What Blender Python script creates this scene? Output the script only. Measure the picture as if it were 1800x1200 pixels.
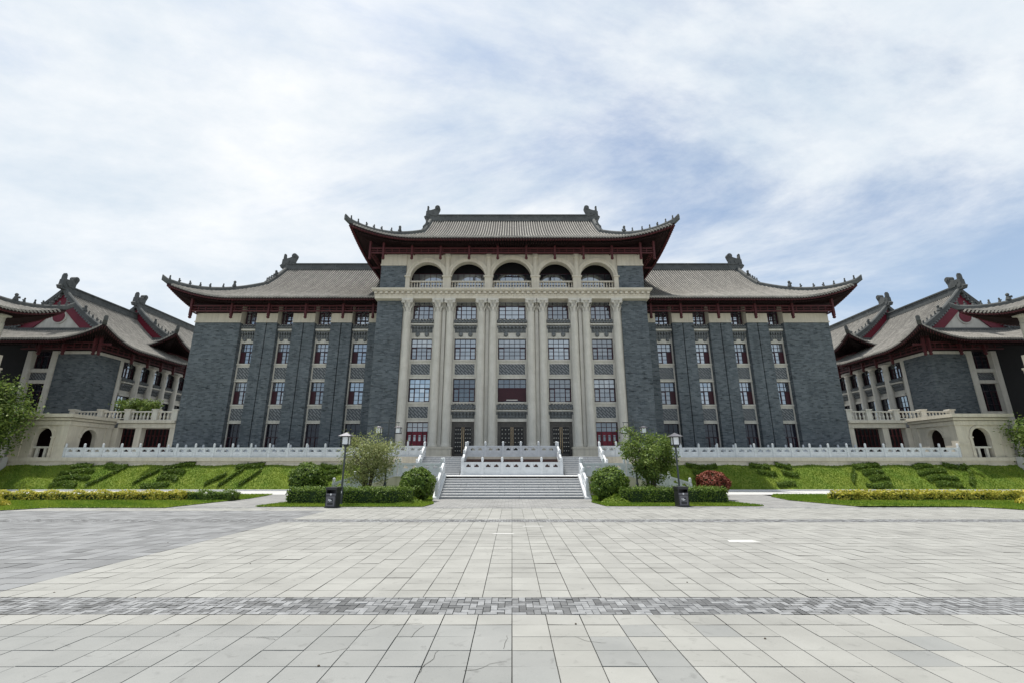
import bpy, bmesh, math, random
import numpy as np
random.seed(7); rng = np.random.default_rng(7)
for o in list(bpy.data.objects): bpy.data.objects.remove(o)
scene = bpy.context.scene
col = scene.collection
R = math.radians

# ---------------------------------------------------------------- camera
FPX, EYE, PITCH = 795.0, 2.1, math.atan(216/795.0)
cam_d = bpy.data.cameras.new('camera'); cam = bpy.data.objects.new('camera', cam_d); col.objects.link(cam)
cam_d.sensor_width = 36; cam_d.lens = FPX/1800*36; cam_d.clip_end = 5000; cam_d.clip_start = 0.1
cam.location = (0, 0, EYE); cam.rotation_euler = (R(90)+PITCH, 0, 0)
scene.camera = cam
cT, sT = math.cos(PITCH), math.sin(PITCH)
def U(px, py, Y):            # photo pixel -> (x, z) on the upright plane at depth Y
    a, b = (px-900)/FPX, (600-py)/FPX
    t = Y/(cT-b*sT)
    return a*t, EYE+(sT+b*cT)*t
def Z(py, Y): return U(900, py, Y)[1]
def X(px, py, Y): return U(px, py, Y)[0]
def G(px, py, z=0.0):        # photo pixel -> (x, y) on level ground
    a, b = (px-900)/FPX, (600-py)/FPX
    t = (z-EYE)/(sT+b*cT)
    return a*t, (cT-b*sT)*t

# ---------------------------------------------------------------- sky and sun
SUN = np.array((-0.22, 0.15, 1.0)); SUN /= np.linalg.norm(SUN)
elev = math.asin(SUN[2]); azim = math.atan2(SUN[0], SUN[1])
world = bpy.data.worlds.new('World'); scene.world = world; world.use_nodes = True
nt = world.node_tree; nt.nodes.clear()
def N(tree, t, **kw):
    n = tree.nodes.new(t)
    for k, v in kw.items(): setattr(n, k, v)
    return n
def build_sky():
    L = nt.links.new
    out = N(nt, 'ShaderNodeOutputWorld'); bg = N(nt, 'ShaderNodeBackground')
    sky = N(nt, 'ShaderNodeTexSky', sky_type='NISHITA'); sky.sun_disc = False
    sky.sun_elevation = elev; sky.sun_rotation = azim
    sky.air_density = 1.0; sky.dust_density = 2.0; sky.ozone_density = 1.2
    tc = N(nt, 'ShaderNodeTexCoord'); sep = N(nt, 'ShaderNodeSeparateXYZ'); L(tc.outputs['Generated'], sep.inputs[0])
    add = N(nt, 'ShaderNodeMath', operation='ADD'); add.inputs[1].default_value = 0.22
    mx = N(nt, 'ShaderNodeMath', operation='MAXIMUM'); mx.inputs[1].default_value = 0.0
    L(sep.outputs['Z'], mx.inputs[0]); L(mx.outputs[0], add.inputs[0])
    dx = N(nt, 'ShaderNodeMath', operation='DIVIDE'); dy = N(nt, 'ShaderNodeMath', operation='DIVIDE')
    L(sep.outputs['X'], dx.inputs[0]); L(add.outputs[0], dx.inputs[1]); L(sep.outputs['Y'], dy.inputs[0]); L(add.outputs[0], dy.inputs[1])
    cmb = N(nt, 'ShaderNodeCombineXYZ'); L(dx.outputs[0], cmb.inputs[0]); L(dy.outputs[0], cmb.inputs[1])
    mp = N(nt, 'ShaderNodeMapping'); mp.inputs['Location'].default_value = (12.3, 2.3, 0); mp.inputs['Rotation'].default_value = (0, 0, R(-28)); mp.inputs['Scale'].default_value = (0.85, 1.25, 1)
    L(cmb.outputs[0], mp.inputs[0])
    n1 = N(nt, 'ShaderNodeTexNoise'); n1.inputs['Scale'].default_value = 0.75; n1.inputs['Detail'].default_value = 10; n1.inputs['Roughness'].default_value = 0.63; n1.inputs['Distortion'].default_value = 0.45
    L(mp.outputs[0], n1.inputs['Vector'])
    mp2 = N(nt, 'ShaderNodeMapping'); mp2.inputs['Location'].default_value = (4.4, 6.1, 0); L(cmb.outputs[0], mp2.inputs[0])
    n2 = N(nt, 'ShaderNodeTexNoise'); n2.inputs['Scale'].default_value = 0.32; n2.inputs['Detail'].default_value = 3; L(mp2.outputs[0], n2.inputs['Vector'])
    s = N(nt, 'ShaderNodeMath', operation='MULTIPLY_ADD'); s.inputs[1].default_value = 0.9; L(n2.outputs[0], s.inputs[0]); L(n1.outputs[0], s.inputs[2])
    ramp = N(nt, 'ShaderNodeMapRange', interpolation_type='SMOOTHSTEP'); ramp.inputs[1].default_value = 0.77; ramp.inputs[2].default_value = 1.02; ramp.inputs[3].default_value = 0.15; ramp.inputs[4].default_value = 0.98
    L(s.outputs[0], ramp.inputs[0])
    # cloud brightness: soft billows
    n3 = N(nt, 'ShaderNodeTexNoise'); n3.inputs['Scale'].default_value = 2.3; n3.inputs['Detail'].default_value = 8; n3.inputs['Roughness'].default_value = 0.62; L(mp.outputs[0], n3.inputs['Vector'])
    cr = N(nt, 'ShaderNodeValToRGB'); L(n3.outputs[0], cr.inputs[0])
    cr.color_ramp.elements[0].position = 0.3; cr.color_ramp.elements[0].color = (0.555, 0.635, 0.715, 1)
    cr.color_ramp.elements[1].position = 0.68; cr.color_ramp.elements[1].color = (0.84, 0.85, 0.855, 1)
    sk = N(nt, 'ShaderNodeMix', data_type='RGBA', blend_type='MULTIPLY'); sk.inputs[0].default_value = 1.0
    L(sky.outputs[0], sk.inputs[6]); sk.inputs[7].default_value = (0.092, 0.112, 0.124, 1)
    m = N(nt, 'ShaderNodeMix', data_type='RGBA'); L(ramp.outputs[0], m.inputs[0]); L(sk.outputs[2], m.inputs[6]); L(cr.outputs[0], m.inputs[7])
    # thin haze towards the horizon, as in the photo's pale lower sky
    hz = N(nt, 'ShaderNodeMapRange'); hz.inputs[1].default_value = 0.0; hz.inputs[2].default_value = 0.55; hz.inputs[3].default_value = 0.5; hz.inputs[4].default_value = 0.0; L(sep.outputs['Z'], hz.inputs[0])
    m2 = N(nt, 'ShaderNodeMix', data_type='RGBA'); L(hz.outputs[0], m2.inputs[0]); L(m.outputs[2], m2.inputs[6]); m2.inputs[7].default_value = (0.60, 0.685, 0.77, 1)
    L(m2.outputs[2], bg.inputs[0]); bg.inputs[1].default_value = 1.0
    L(bg.outputs[0], out.inputs[0])
build_sky()
sd = bpy.data.lights.new('sun', 'SUN'); sd.energy = 4.6; sd.angle = R(0.6); sd.color = (1.0, 0.96, 0.9)
so = bpy.data.objects.new('sun', sd); col.objects.link(so); so.location = (0, 0, 80)
from mathutils import Vector, Matrix
so.rotation_euler = Vector(SUN).to_track_quat('Z', 'Y').to_euler()
scene.view_settings.view_transform = 'Standard'; scene.view_settings.look = 'None'
scene.view_settings.exposure = 0.3; scene.view_settings.gamma = 1.0; scene.view_settings.use_curve_mapping = False
scene.render.engine = 'CYCLES'

# ---------------------------------------------------------------- materials
MATS = {}
def newmat(name):
    m = bpy.data.materials.new(name); m.use_nodes = True; m.node_tree.nodes.clear(); MATS[name] = m; return m
def mat(name, c1, c2=None, rough=0.7, scale=3.0, bump=0.15, bscale=40, spec=0.3, objrand=0.0, streak=0.0, metallic=0.0, attr=None, stain=0.0):
    """weathered surface: two tones mixed by noise, fine relief, optional per-object tone, rain streaks"""
    m = newmat(name); t = m.node_tree; L = t.links.new
    c2 = c2 or tuple(x*0.75 for x in c1)
    out = N(t, 'ShaderNodeOutputMaterial'); p = N(t, 'ShaderNodeBsdfPrincipled'); L(p.outputs[0], out.inputs[0])
    p.inputs['Roughness'].default_value = rough; p.inputs['Specular IOR Level'].default_value = spec; p.inputs['Metallic'].default_value = metallic
    geo = N(t, 'ShaderNodeNewGeometry')
    n = N(t, 'ShaderNodeTexNoise'); n.inputs['Scale'].default_value = scale; n.inputs['Detail'].default_value = 6; n.inputs['Roughness'].default_value = 0.65; L(geo.outputs['Position'], n.inputs['Vector'])
    mr = N(t, 'ShaderNodeMapRange'); mr.inputs[1].default_value = 0.3; mr.inputs[2].default_value = 0.7; L(n.outputs[0], mr.inputs[0])
    mx = N(t, 'ShaderNodeMix', data_type='RGBA'); L(mr.outputs[0], mx.inputs[0]); mx.inputs[6].default_value = (*c1, 1); mx.inputs[7].default_value = (*c2, 1)
    last = mx.outputs[2]
    if streak:
        mp = N(t, 'ShaderNodeMapping'); mp.inputs['Scale'].default_value = (3.0, 3.0, 0.15); L(geo.outputs['Position'], mp.inputs[0])
        n2 = N(t, 'ShaderNodeTexNoise'); n2.inputs['Scale'].default_value = 1.6; n2.inputs['Detail'].default_value = 5; L(mp.outputs[0], n2.inputs['Vector'])
        r2 = N(t, 'ShaderNodeMapRange'); r2.inputs[1].default_value = 0.45; r2.inputs[2].default_value = 0.75; r2.inputs[3].default_value = 0; r2.inputs[4].default_value = streak; L(n2.outputs[0], r2.inputs[0])
        m2 = N(t, 'ShaderNodeMix', data_type='RGBA'); L(r2.outputs[0], m2.inputs[0]); L(last, m2.inputs[6]); m2.inputs[7].default_value = (*[x*0.45 for x in c1], 1); last = m2.outputs[2]
    if stain:       # drips, gum and tyre dirt: small soft spots and wide cloudy patches
        for sc_, lo_, hi_, am in ((5.5, .60, .74, stain), (.45, .48, .75, stain*.55), (38., .66, .72, stain*.7)):
            ns = N(t, 'ShaderNodeTexNoise'); ns.inputs['Scale'].default_value = sc_; ns.inputs['Detail'].default_value = 5; ns.inputs['Distortion'].default_value = .6; L(geo.outputs['Position'], ns.inputs['Vector'])
            rs = N(t, 'ShaderNodeMapRange'); rs.inputs[1].default_value = lo_; rs.inputs[2].default_value = hi_; rs.inputs[3].default_value = 0; rs.inputs[4].default_value = am; L(ns.outputs[0], rs.inputs[0])
            m3 = N(t, 'ShaderNodeMix', data_type='RGBA'); L(rs.outputs[0], m3.inputs[0]); L(last, m3.inputs[6]); m3.inputs[7].default_value = (*[x*0.4 for x in c1], 1); last = m3.outputs[2]
    if objrand or attr:
        if attr:
            oi = N(t, 'ShaderNodeAttribute', attribute_name=attr); src = oi.outputs['Fac']; amt = objrand or 0.3
        else:
            oi = N(t, 'ShaderNodeObjectInfo'); src = oi.outputs['Random']; amt = objrand
        r3 = N(t, 'ShaderNodeMapRange'); r3.inputs[3].default_value = 1-amt; r3.inputs[4].default_value = 1+amt*0.5; L(src, r3.inputs[0])
        hv = N(t, 'ShaderNodeHueSaturation'); L(last, hv.inputs['Color']); L(r3.outputs[0], hv.inputs['Value']); last = hv.outputs[0]
    L(last, p.inputs['Base Color'])
    if bump:
        nb = N(t, 'ShaderNodeTexNoise'); nb.inputs['Scale'].default_value = bscale; nb.inputs['Detail'].default_value = 4; L(geo.outputs['Position'], nb.inputs['Vector'])
        b = N(t, 'ShaderNodeBump'); b.inputs['Strength'].default_value = bump; b.inputs['Distance'].default_value = 0.02; L(nb.outputs[0], b.inputs['Height']); L(b.outputs[0], p.inputs['Normal'])
    return m
def brickmat(name, c1, c2, cm, bw, bh, ms=0.012, bump=0.5, flat=False, rough=0.85, dark=0.0):
    m = newmat(name); t = m.node_tree; L = t.links.new
    out = N(t, 'ShaderNodeOutputMaterial'); p = N(t, 'ShaderNodeBsdfPrincipled'); L(p.outputs[0], out.inputs[0]); p.inputs['Roughness'].default_value = rough; p.inputs['Specular IOR Level'].default_value = 0.2
    geo = N(t, 'ShaderNodeNewGeometry'); sep = N(t, 'ShaderNodeSeparateXYZ'); L(geo.outputs['Position'], sep.inputs[0])
    cm_ = N(t, 'ShaderNodeCombineXYZ')
    if flat:
        L(sep.outputs['X'], cm_.inputs[0]); L(sep.outputs['Y'], cm_.inputs[1])
    else:
        a = N(t, 'ShaderNodeMath', operation='ADD'); L(sep.outputs['X'], a.inputs[0]); L(sep.outputs['Y'], a.inputs[1]); L(a.outputs[0], cm_.inputs[0]); L(sep.outputs['Z'], cm_.inputs[1])
    b = N(t, 'ShaderNodeTexBrick'); L(cm_.outputs[0], b.inputs['Vector']); b.inputs['Scale'].default_value = 1.0
    b.inputs['Brick Width'].default_value = bw; b.inputs['Row Height'].default_value = bh; b.inputs['Mortar Size'].default_value = ms; b.inputs['Mortar Smooth'].default_value = 0.2; b.inputs['Bias'].default_value = -0.1
    b.inputs['Color1'].default_value = (*c1, 1); b.inputs['Color2'].default_value = (*c2, 1); b.inputs['Mortar'].default_value = (*cm, 1)
    n = N(t, 'ShaderNodeTexNoise'); n.inputs['Scale'].default_value = 0.35; n.inputs['Detail'].default_value = 7; n.inputs['Roughness'].default_value = 0.7; L(geo.outputs['Position'], n.inputs['Vector'])
    r = N(t, 'ShaderNodeMapRange'); r.inputs[1].default_value = 0.3; r.inputs[2].default_value = 0.7; r.inputs[3].default_value = 0.82; r.inputs[4].default_value = 1.14; L(n.outputs[0], r.inputs[0])
    # single odd dark bricks: noise stretched to brick size
    mp = N(t, 'ShaderNodeMapping'); mp.inputs['Scale'].default_value = (1/bw, 1/bh, 1); L(cm_.outputs[0], mp.inputs[0])
    wn = N(t, 'ShaderNodeTexNoise'); wn.inputs['Scale'].default_value = 0.55; wn.inputs['Detail'].default_value = 2; L(mp.outputs[0], wn.inputs['Vector'])
    rr = N(t, 'ShaderNodeMapRange'); rr.inputs[1].default_value = 0.58; rr.inputs[2].default_value = 0.72; rr.inputs[3].default_value = 1.0; rr.inputs[4].default_value = 1.0-dark; L(wn.outputs[0], rr.inputs[0])
    mu = N(t, 'ShaderNodeMath', operation='MULTIPLY'); L(r.outputs[0], mu.inputs[0]); L(rr.outputs[0], mu.inputs[1])
    hv = N(t, 'ShaderNodeHueSaturation'); L(b.outputs['Color'], hv.inputs['Color']); L(mu.outputs[0], hv.inputs['Value']); last = hv.outputs[0]
    if not flat:        # rain runs and pale salts
        for sx, lo_, hi_, am, cc in ((1.1, .52, .78, .45, (0.045, 0.052, 0.056)), (.7, .60, .80, .28, (0.30, 0.32, 0.32))):
            m_ = N(t, 'ShaderNodeMapping'); m_.inputs['Scale'].default_value = (sx, .07, 1); m_.inputs['Location'].default_value = (sx*9, 0, 0); L(cm_.outputs[0], m_.inputs[0])
            q = N(t, 'ShaderNodeTexNoise'); q.inputs['Scale'].default_value = 1.3; q.inputs['Detail'].default_value = 7; q.inputs['Roughness'].default_value = .65; L(m_.outputs[0], q.inputs['Vector'])
            rq = N(t, 'ShaderNodeMapRange'); rq.inputs[1].default_value = lo_; rq.inputs[2].default_value = hi_; rq.inputs[3].default_value = 0; rq.inputs[4].default_value = am; L(q.outputs[0], rq.inputs[0])
            mq = N(t, 'ShaderNodeMix', data_type='RGBA'); L(rq.outputs[0], mq.inputs[0]); L(last, mq.inputs[6]); mq.inputs[7].default_value = (*cc, 1); last = mq.outputs[2]
    L(last, p.inputs['Base Color'])
    bp = N(t, 'ShaderNodeBump', invert=True); bp.inputs['Strength'].default_value = bump; bp.inputs['Distance'].default_value = 0.02; L(b.outputs['Fac'], bp.inputs['Height']); L(bp.outputs[0], p.inputs['Normal'])
    return m
def leafmat(name, c1, c2, trans=0.35):
    m = newmat(name); t = m.node_tree; L = t.links.new
    out = N(t, 'ShaderNodeOutputMaterial'); d = N(t, 'ShaderNodeBsdfPrincipled'); d.inputs['Roughness'].default_value = 0.55; d.inputs['Specular IOR Level'].default_value = 0.25
    tr = N(t, 'ShaderNodeBsdfTranslucent'); ms = N(t, 'ShaderNodeMixShader'); ms.inputs[0].default_value = trans
    at = N(t, 'ShaderNodeAttribute', attribute_name='tint'); mx = N(t, 'ShaderNodeMix', data_type='RGBA'); L(at.outputs['Fac'], mx.inputs[0]); mx.inputs[6].default_value = (*c1, 1); mx.inputs[7].default_value = (*c2, 1)
    L(mx.outputs[2], d.inputs['Base Color']); L(mx.outputs[2], tr.inputs[0]); L(d.outputs[0], ms.inputs[1]); L(tr.outputs[0], ms.inputs[2]); L(ms.outputs[0], out.inputs[0])
    return m
def glassmat(name, fac, dark, light):
    """coated window glass: part mirror, part see-through tone that differs from pane to pane (curtains, dark rooms)"""
    m = newmat(name); t = m.node_tree; L = t.links.new
    out = N(t, 'ShaderNodeOutputMaterial'); g = N(t, 'ShaderNodeBsdfGlossy'); g.inputs['Roughness'].default_value = 0.03; g.inputs[0].default_value = (0.82, 0.90, 0.97, 1)
    d = N(t, 'ShaderNodeBsdfDiffuse'); ms = N(t, 'ShaderNodeMixShader')
    oi = N(t, 'ShaderNodeObjectInfo'); sc = N(t, 'ShaderNodeSeparateColor'); L(oi.outputs['Color'], sc.inputs[0]); fm = N(t, 'ShaderNodeMath', operation='MULTIPLY'); fm.inputs[1].default_value = fac; L(sc.outputs[0], fm.inputs[0]); L(fm.outputs[0], ms.inputs[0]); mx = N(t, 'ShaderNodeMix', data_type='RGBA'); mx.inputs[6].default_value = (*dark, 1); mx.inputs[7].default_value = (*light, 1)
    L(sc.outputs[1], mx.inputs[0]); L(mx.outputs[2], d.inputs[0]); L(d.outputs[0], ms.inputs[1]); L(g.outputs[0], ms.inputs[2]); L(ms.outputs[0], out.inputs[0])
    return m
def latticemat(name, c1, c2):
    m = newmat(name); t = m.node_tree; L = t.links.new
    out = N(t, 'ShaderNodeOutputMaterial'); p = N(t, 'ShaderNodeBsdfPrincipled'); p.inputs['Roughness'].default_value = 0.85; L(p.outputs[0], out.inputs[0])
    geo = N(t, 'ShaderNodeNewGeometry'); sep = N(t, 'ShaderNodeSeparateXYZ'); L(geo.outputs['Position'], sep.inputs[0])
    a = N(t, 'ShaderNodeMath', operation='ADD'); L(sep.outputs['X'], a.inputs[0]); L(sep.outputs['Y'], a.inputs[1]); c = N(t, 'ShaderNodeCombineXYZ'); L(a.outputs[0], c.inputs[0]); L(sep.outputs['Z'], c.inputs[1])
    mp = N(t, 'ShaderNodeMapping'); mp.inputs['Rotation'].default_value = (0, 0, R(45)); L(c.outputs[0], mp.inputs[0])
    b = N(t, 'ShaderNodeTexBrick'); b.offset = 0.5; L(mp.outputs[0], b.inputs['Vector']); b.inputs['Scale'].default_value = 1; b.inputs['Brick Width'].default_value = 0.66; b.inputs['Row Height'].default_value = 0.22; b.inputs['Mortar Size'].default_value = 0.05; b.inputs['Mortar Smooth'].default_value = 0.1
    b.inputs['Color1'].default_value = (*c1, 1); b.inputs['Color2'].default_value = (*[x*0.8 for x in c1], 1); b.inputs['Mortar'].default_value = (*c2, 1)
    L(b.outputs['Color'], p.inputs['Base Color']); bp = N(t, 'ShaderNodeBump', invert=True); bp.inputs['Distance'].default_value = 0.05; L(b.outputs['Fac'], bp.inputs['Height']); L(bp.outputs[0], p.inputs['Normal'])
    return m
brickmat('brick', (0.132, 0.152, 0.163), (0.060, 0.075, 0.085), (0.125, 0.137, 0.145), 0.40, 0.14, 0.013, 0.6, dark=0.6)
mat('cream', (0.575, 0.552, 0.492), (0.475, 0.455, 0.398), 0.75, 1.2, 0.12, 30, streak=0.32)
mat('cream_warm', (0.585, 0.54, 0.445), (0.49, 0.448, 0.362), 0.75, 1.2, 0.12, 30, streak=0.32)
mat('marble', (0.62, 0.645, 0.66), (0.50, 0.525, 0.54), 0.55, 2.5, 0.08, 60, spec=0.4, objrand=0.06)
mat('granite', (0.31, 0.325, 0.34), (0.23, 0.245, 0.26), 0.6, 6, 0.1, 90, objrand=0.06)
mat('granite_edge', (0.62, 0.62, 0.61), (0.52, 0.52, 0.52), 0.6, 6, 0.1, 90)  # pale granite; on the treads it carries painted sunlight
mat('tile', (0.32, 0.303, 0.27), (0.175, 0.168, 0.152), 0.8, 2.2, 0.3, 25, attr='tint', objrand=0.3)
mat('tile_pan', (0.026, 0.026, 0.025), (0.016, 0.016, 0.016), 0.9, 2.0, 0.3, 25)
mat('ridge', (0.105, 0.110, 0.107), (0.055, 0.06, 0.06), 0.85, 1.5, 0.4, 14)
mat('greytile', (0.19, 0.20, 0.20), (0.10, 0.11, 0.115), 0.85, 5, 0.3, 20)
mat('red', (0.16, 0.013, 0.028), (0.115, 0.010, 0.021), 0.55, 1.5, 0.05, 30)
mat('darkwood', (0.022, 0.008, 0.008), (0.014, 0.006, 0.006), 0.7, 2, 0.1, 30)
mat('redwood', (0.085, 0.020, 0.022), (0.055, 0.014, 0.016), 0.6, 2, 0.1, 30)
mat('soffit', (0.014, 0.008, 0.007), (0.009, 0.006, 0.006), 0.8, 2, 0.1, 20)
mat('frame', (0.035, 0.026, 0.036), (0.025, 0.02, 0.028), 0.5, 4, 0)
mat('casement', (0.042, 0.007, 0.013), (0.03, 0.005, 0.010), 0.45, 4, 0)
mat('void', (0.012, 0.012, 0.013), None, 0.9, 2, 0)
mat('doorbronze', (0.085, 0.078, 0.07), (0.05, 0.047, 0.043), 0.45, 3, 0.1, 30, spec=0.5, metallic=0.5)
mat('doordark', (0.02, 0.019, 0.018), (0.012, 0.012, 0.012), 0.4, 3, 0.05)
mat('stud', (0.55, 0.53, 0.48), None, 0.35, 3, 0, metallic=0.8)
mat('brass', (0.50, 0.38, 0.24), None, 0.35, 3, 0, metallic=0.8)
glassmat('glass', 0.66, (0.015, 0.018, 0.026), (0.42, 0.43, 0.43))
glassmat('glass_dark', 0.10, (0.008, 0.008, 0.012), (0.03, 0.03, 0.045))
latticemat('lattice', (0.215, 0.23, 0.238), (0.075, 0.082, 0.088))
mat('slab', (0.30, 0.30, 0.28), (0.252, 0.252, 0.235), 0.8, 0.9, 0.25, 120, objrand=0.07, stain=0.35)
mat('slab_far', (0.298, 0.298, 0.279), (0.252, 0.252, 0.236), 0.8, 0.9, 0.25, 120, attr='tint', objrand=0.09, stain=0.35)
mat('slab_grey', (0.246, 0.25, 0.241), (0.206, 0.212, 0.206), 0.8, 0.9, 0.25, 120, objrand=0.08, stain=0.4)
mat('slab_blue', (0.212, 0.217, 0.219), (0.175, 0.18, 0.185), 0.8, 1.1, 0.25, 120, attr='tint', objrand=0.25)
mat('paver', (0.235, 0.24, 0.243), (0.15, 0.155, 0.16), 0.8, 9, 0.4, 60, objrand=0.55)
mat('paver_far', (0.235, 0.24, 0.243), (0.15, 0.155, 0.16), 0.8, 9, 0.4, 60, attr='tint', objrand=0.55)
mat('joint', (0.06, 0.06, 0.055), (0.035, 0.035, 0.03), 0.95, 4, 0.2)
brickmat('smallpave', (0.27, 0.27, 0.262), (0.20, 0.20, 0.20), (0.12, 0.12, 0.11), 0.4, 0.2, 0.01, 0.3, flat=True)
mat('concrete', (0.5, 0.5, 0.485), (0.42, 0.42, 0.405), 0.8, 0.8, 0.15, 50)
mat('soil', (0.085, 0.05, 0.045), (0.055, 0.034, 0.03), 0.95, 5, 0.5, 15)
mat('turf', (0.095, 0.16, 0.02), (0.175, 0.205, 0.033), 0.95, 0.8, 0.6, 30)
mat('bark', (0.10, 0.08, 0.06), (0.06, 0.048, 0.036), 0.9, 12, 0.5, 40)
mat('blackmetal', (0.022, 0.022, 0.024), None, 0.4, 4, 0.03, spec=0.5)
mat('polemetal', (0.045, 0.055, 0.058), None, 0.4, 4, 0.03, spec=0.5)
mat('binface', (0.16, 0.155, 0.17), (0.12, 0.118, 0.13), 0.4, 4, 0.03, metallic=0.3)
mat('lampglass', (0.80, 0.82, 0.82), (0.74, 0.76, 0.77), 0.4, 3, 0)
mat('white', (0.78, 0.78, 0.78), None, 0.5, 3, 0)
leafmat('leaf_grass', (0.105, 0.195, 0.020), (0.26, 0.335, 0.042), 0.4)
leafmat('leaf_box', (0.05, 0.105, 0.016), (0.15, 0.215, 0.03), 0.3)
leafmat('leaf_tree', (0.055, 0.11, 0.02), (0.20, 0.26, 0.055), 0.35)
leafmat('leaf_pale', (0.12, 0.16, 0.045), (0.38, 0.40, 0.17), 0.35)
leafmat('leaf_red', (0.12, 0.025, 0.016), (0.30, 0.10, 0.06), 0.3)
leafmat('leaf_yellow', (0.20, 0.24, 0.03), (0.55, 0.47, 0.07), 0.35)
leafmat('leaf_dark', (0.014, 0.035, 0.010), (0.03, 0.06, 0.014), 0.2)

# ---------------------------------------------------------------- mesh helpers
ORG = {}
class MB:
    def __init__(s): s.v = []; s.f = []; s.t = None
    def add(s, pts, faces):
        k = len(s.v); s.v += [tuple(p) for p in pts]; s.f += [tuple(k+i for i in f) for f in faces]; return s
    def box(s, x0, x1, y0, y1, z0, z1):
        x0, x1 = min(x0, x1), max(x0, x1); y0, y1 = min(y0, y1), max(y0, y1); z0, z1 = min(z0, z1), max(z0, z1)
        return s.add([(x0,y0,z0),(x1,y0,z0),(x1,y1,z0),(x0,y1,z0),(x0,y0,z1),(x1,y0,z1),(x1,y1,z1),(x0,y1,z1)], [(0,3,2,1),(4,5,6,7),(0,1,5,4),(1,2,6,5),(2,3,7,6),(3,0,4,7)])
    def hexa(s, p): return s.add(p, [(0,3,2,1),(4,5,6,7),(0,1,5,4),(1,2,6,5),(2,3,7,6),(3,0,4,7)])
    def quad(s, *p): return s.add(p, [tuple(range(len(p)))])
    def extrude(s, poly, vec):
        n = len(poly); q = [tuple(a+b for a, b in zip(p, vec)) for p in poly]
        fs = [tuple(range(n))[::-1], tuple(range(n, 2*n))] + [(i, (i+1) % n, n+(i+1) % n, n+i) for i in range(n)]
        return s.add(list(poly)+q, fs)
    def tube(s, path, rad, n=8, cap=True):
        path = [Vector(p) for p in path]; m = len(path)
        if not hasattr(rad, '__len__'): rad = [rad]*m
        base = len(s.v); up = Vector((0, 0, 1))
        for i, p in enumerate(path):
            d = (path[min(i+1, m-1)]-path[max(i-1, 0)]).normalized()
            u = d.cross(up) if abs(d.z) < 0.95 else d.cross(Vector((1, 0, 0)))
            u.normalize(); w = u.cross(d)
            for k in range(n):
                a = 2*math.pi*k/n; q = p+(u*math.cos(a)+w*math.sin(a))*rad[i]; s.v.append(tuple(q))
        for i in range(m-1):
            for k in range(n):
                a = base+i*n+k; b = base+i*n+(k+1) % n; s.f.append((a, b, b+n, a+n))
        if cap: s.f.append(tuple(base+k for k in range(n))[::-1]); s.f.append(tuple(base+(m-1)*n+k for k in range(n)))
        return s
    def lathe(s, cx, cy, prof, n=16):
        base = len(s.v); m = len(prof)
        for r, z in prof:
            for k in range(n):
                a = 2*math.pi*k/n; s.v.append((cx+r*math.cos(a), cy+r*math.sin(a), z))
        for i in range(m-1):
            for k in range(n):
                a = base+i*n+k; b = base+i*n+(k+1) % n; s.f.append((a, b, b+n, a+n))
        s.f.append(tuple(base+k for k in range(n))[::-1]); s.f.append(tuple(base+(m-1)*n+k for k in range(n)))
        return s
    def build(s, name, material, parent=None, smooth=False, kind=None, origin=None, recalc=True, bevel=0):
        me = bpy.data.meshes.new(name)
        V = np.array(s.v, dtype=float)
        if origin is None:
            lo, hi = V.min(0), V.max(0); origin = ((lo[0]+hi[0])/2, (lo[1]+hi[1])/2, lo[2])
        V = V-np.array(origin)
        me.from_pydata([tuple(p) for p in V], [], s.f)
        if recalc:
            bm = bmesh.new(); bm.from_mesh(me); bmesh.ops.recalc_face_normals(bm, faces=bm.faces); bm.to_mesh(me); bm.free()
        if s.t is not None:
            at = me.attributes.new('tint', 'FLOAT', 'FACE'); at.data.foreach_set('value', np.array(s.t, dtype=np.float32))
        if smooth:
            me.polygons.foreach_set('use_smooth', [True]*len(me.polygons))
        o = bpy.data.objects.new(name, me); col.objects.link(o); me.materials.append(MATS[material])
        place(o, origin, parent)
        if kind: o['kind'] = kind
        if bevel:
            b = o.modifiers.new('edge', 'BEVEL'); b.width = bevel; b.segments = 2; b.limit_method = 'ANGLE'
        return o
def place(o, origin, parent=None):
    ORG[o.name] = tuple(origin)
    if parent is not None:
        o.parent = parent; po = ORG[parent.name]; o.location = tuple(a-b for a, b in zip(origin, po))
    else: o.location = origin
def inst(name, src, origin, parent=None, scale=None, rot=None):       # a repeat that shares mesh data
    o = bpy.data.objects.new(name, src.data if hasattr(src, 'data') else src); col.objects.link(o)
    if scale: o.scale = scale
    if rot: o.rotation_euler = rot
    if hasattr(src, 'modifiers'):
        for md in src.modifiers:
            if md.type == 'BEVEL':
                b = o.modifiers.new('edge', 'BEVEL'); b.width = md.width; b.segments = 2; b.limit_method = 'ANGLE'
    place(o, origin, parent); return o
def tag(o, label, cat, group=None):
    o['label'] = label; o['category'] = cat
    if group: o['group'] = group
    return o
def thing(name, loc, label, cat, group=None):
    o = bpy.data.objects.new(name, None); col.objects.link(o); o.empty_display_size = 0.3; place(o, loc)
    return tag(o, label, cat, group)
def struct(o): o['kind'] = 'structure'; return o
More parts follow.
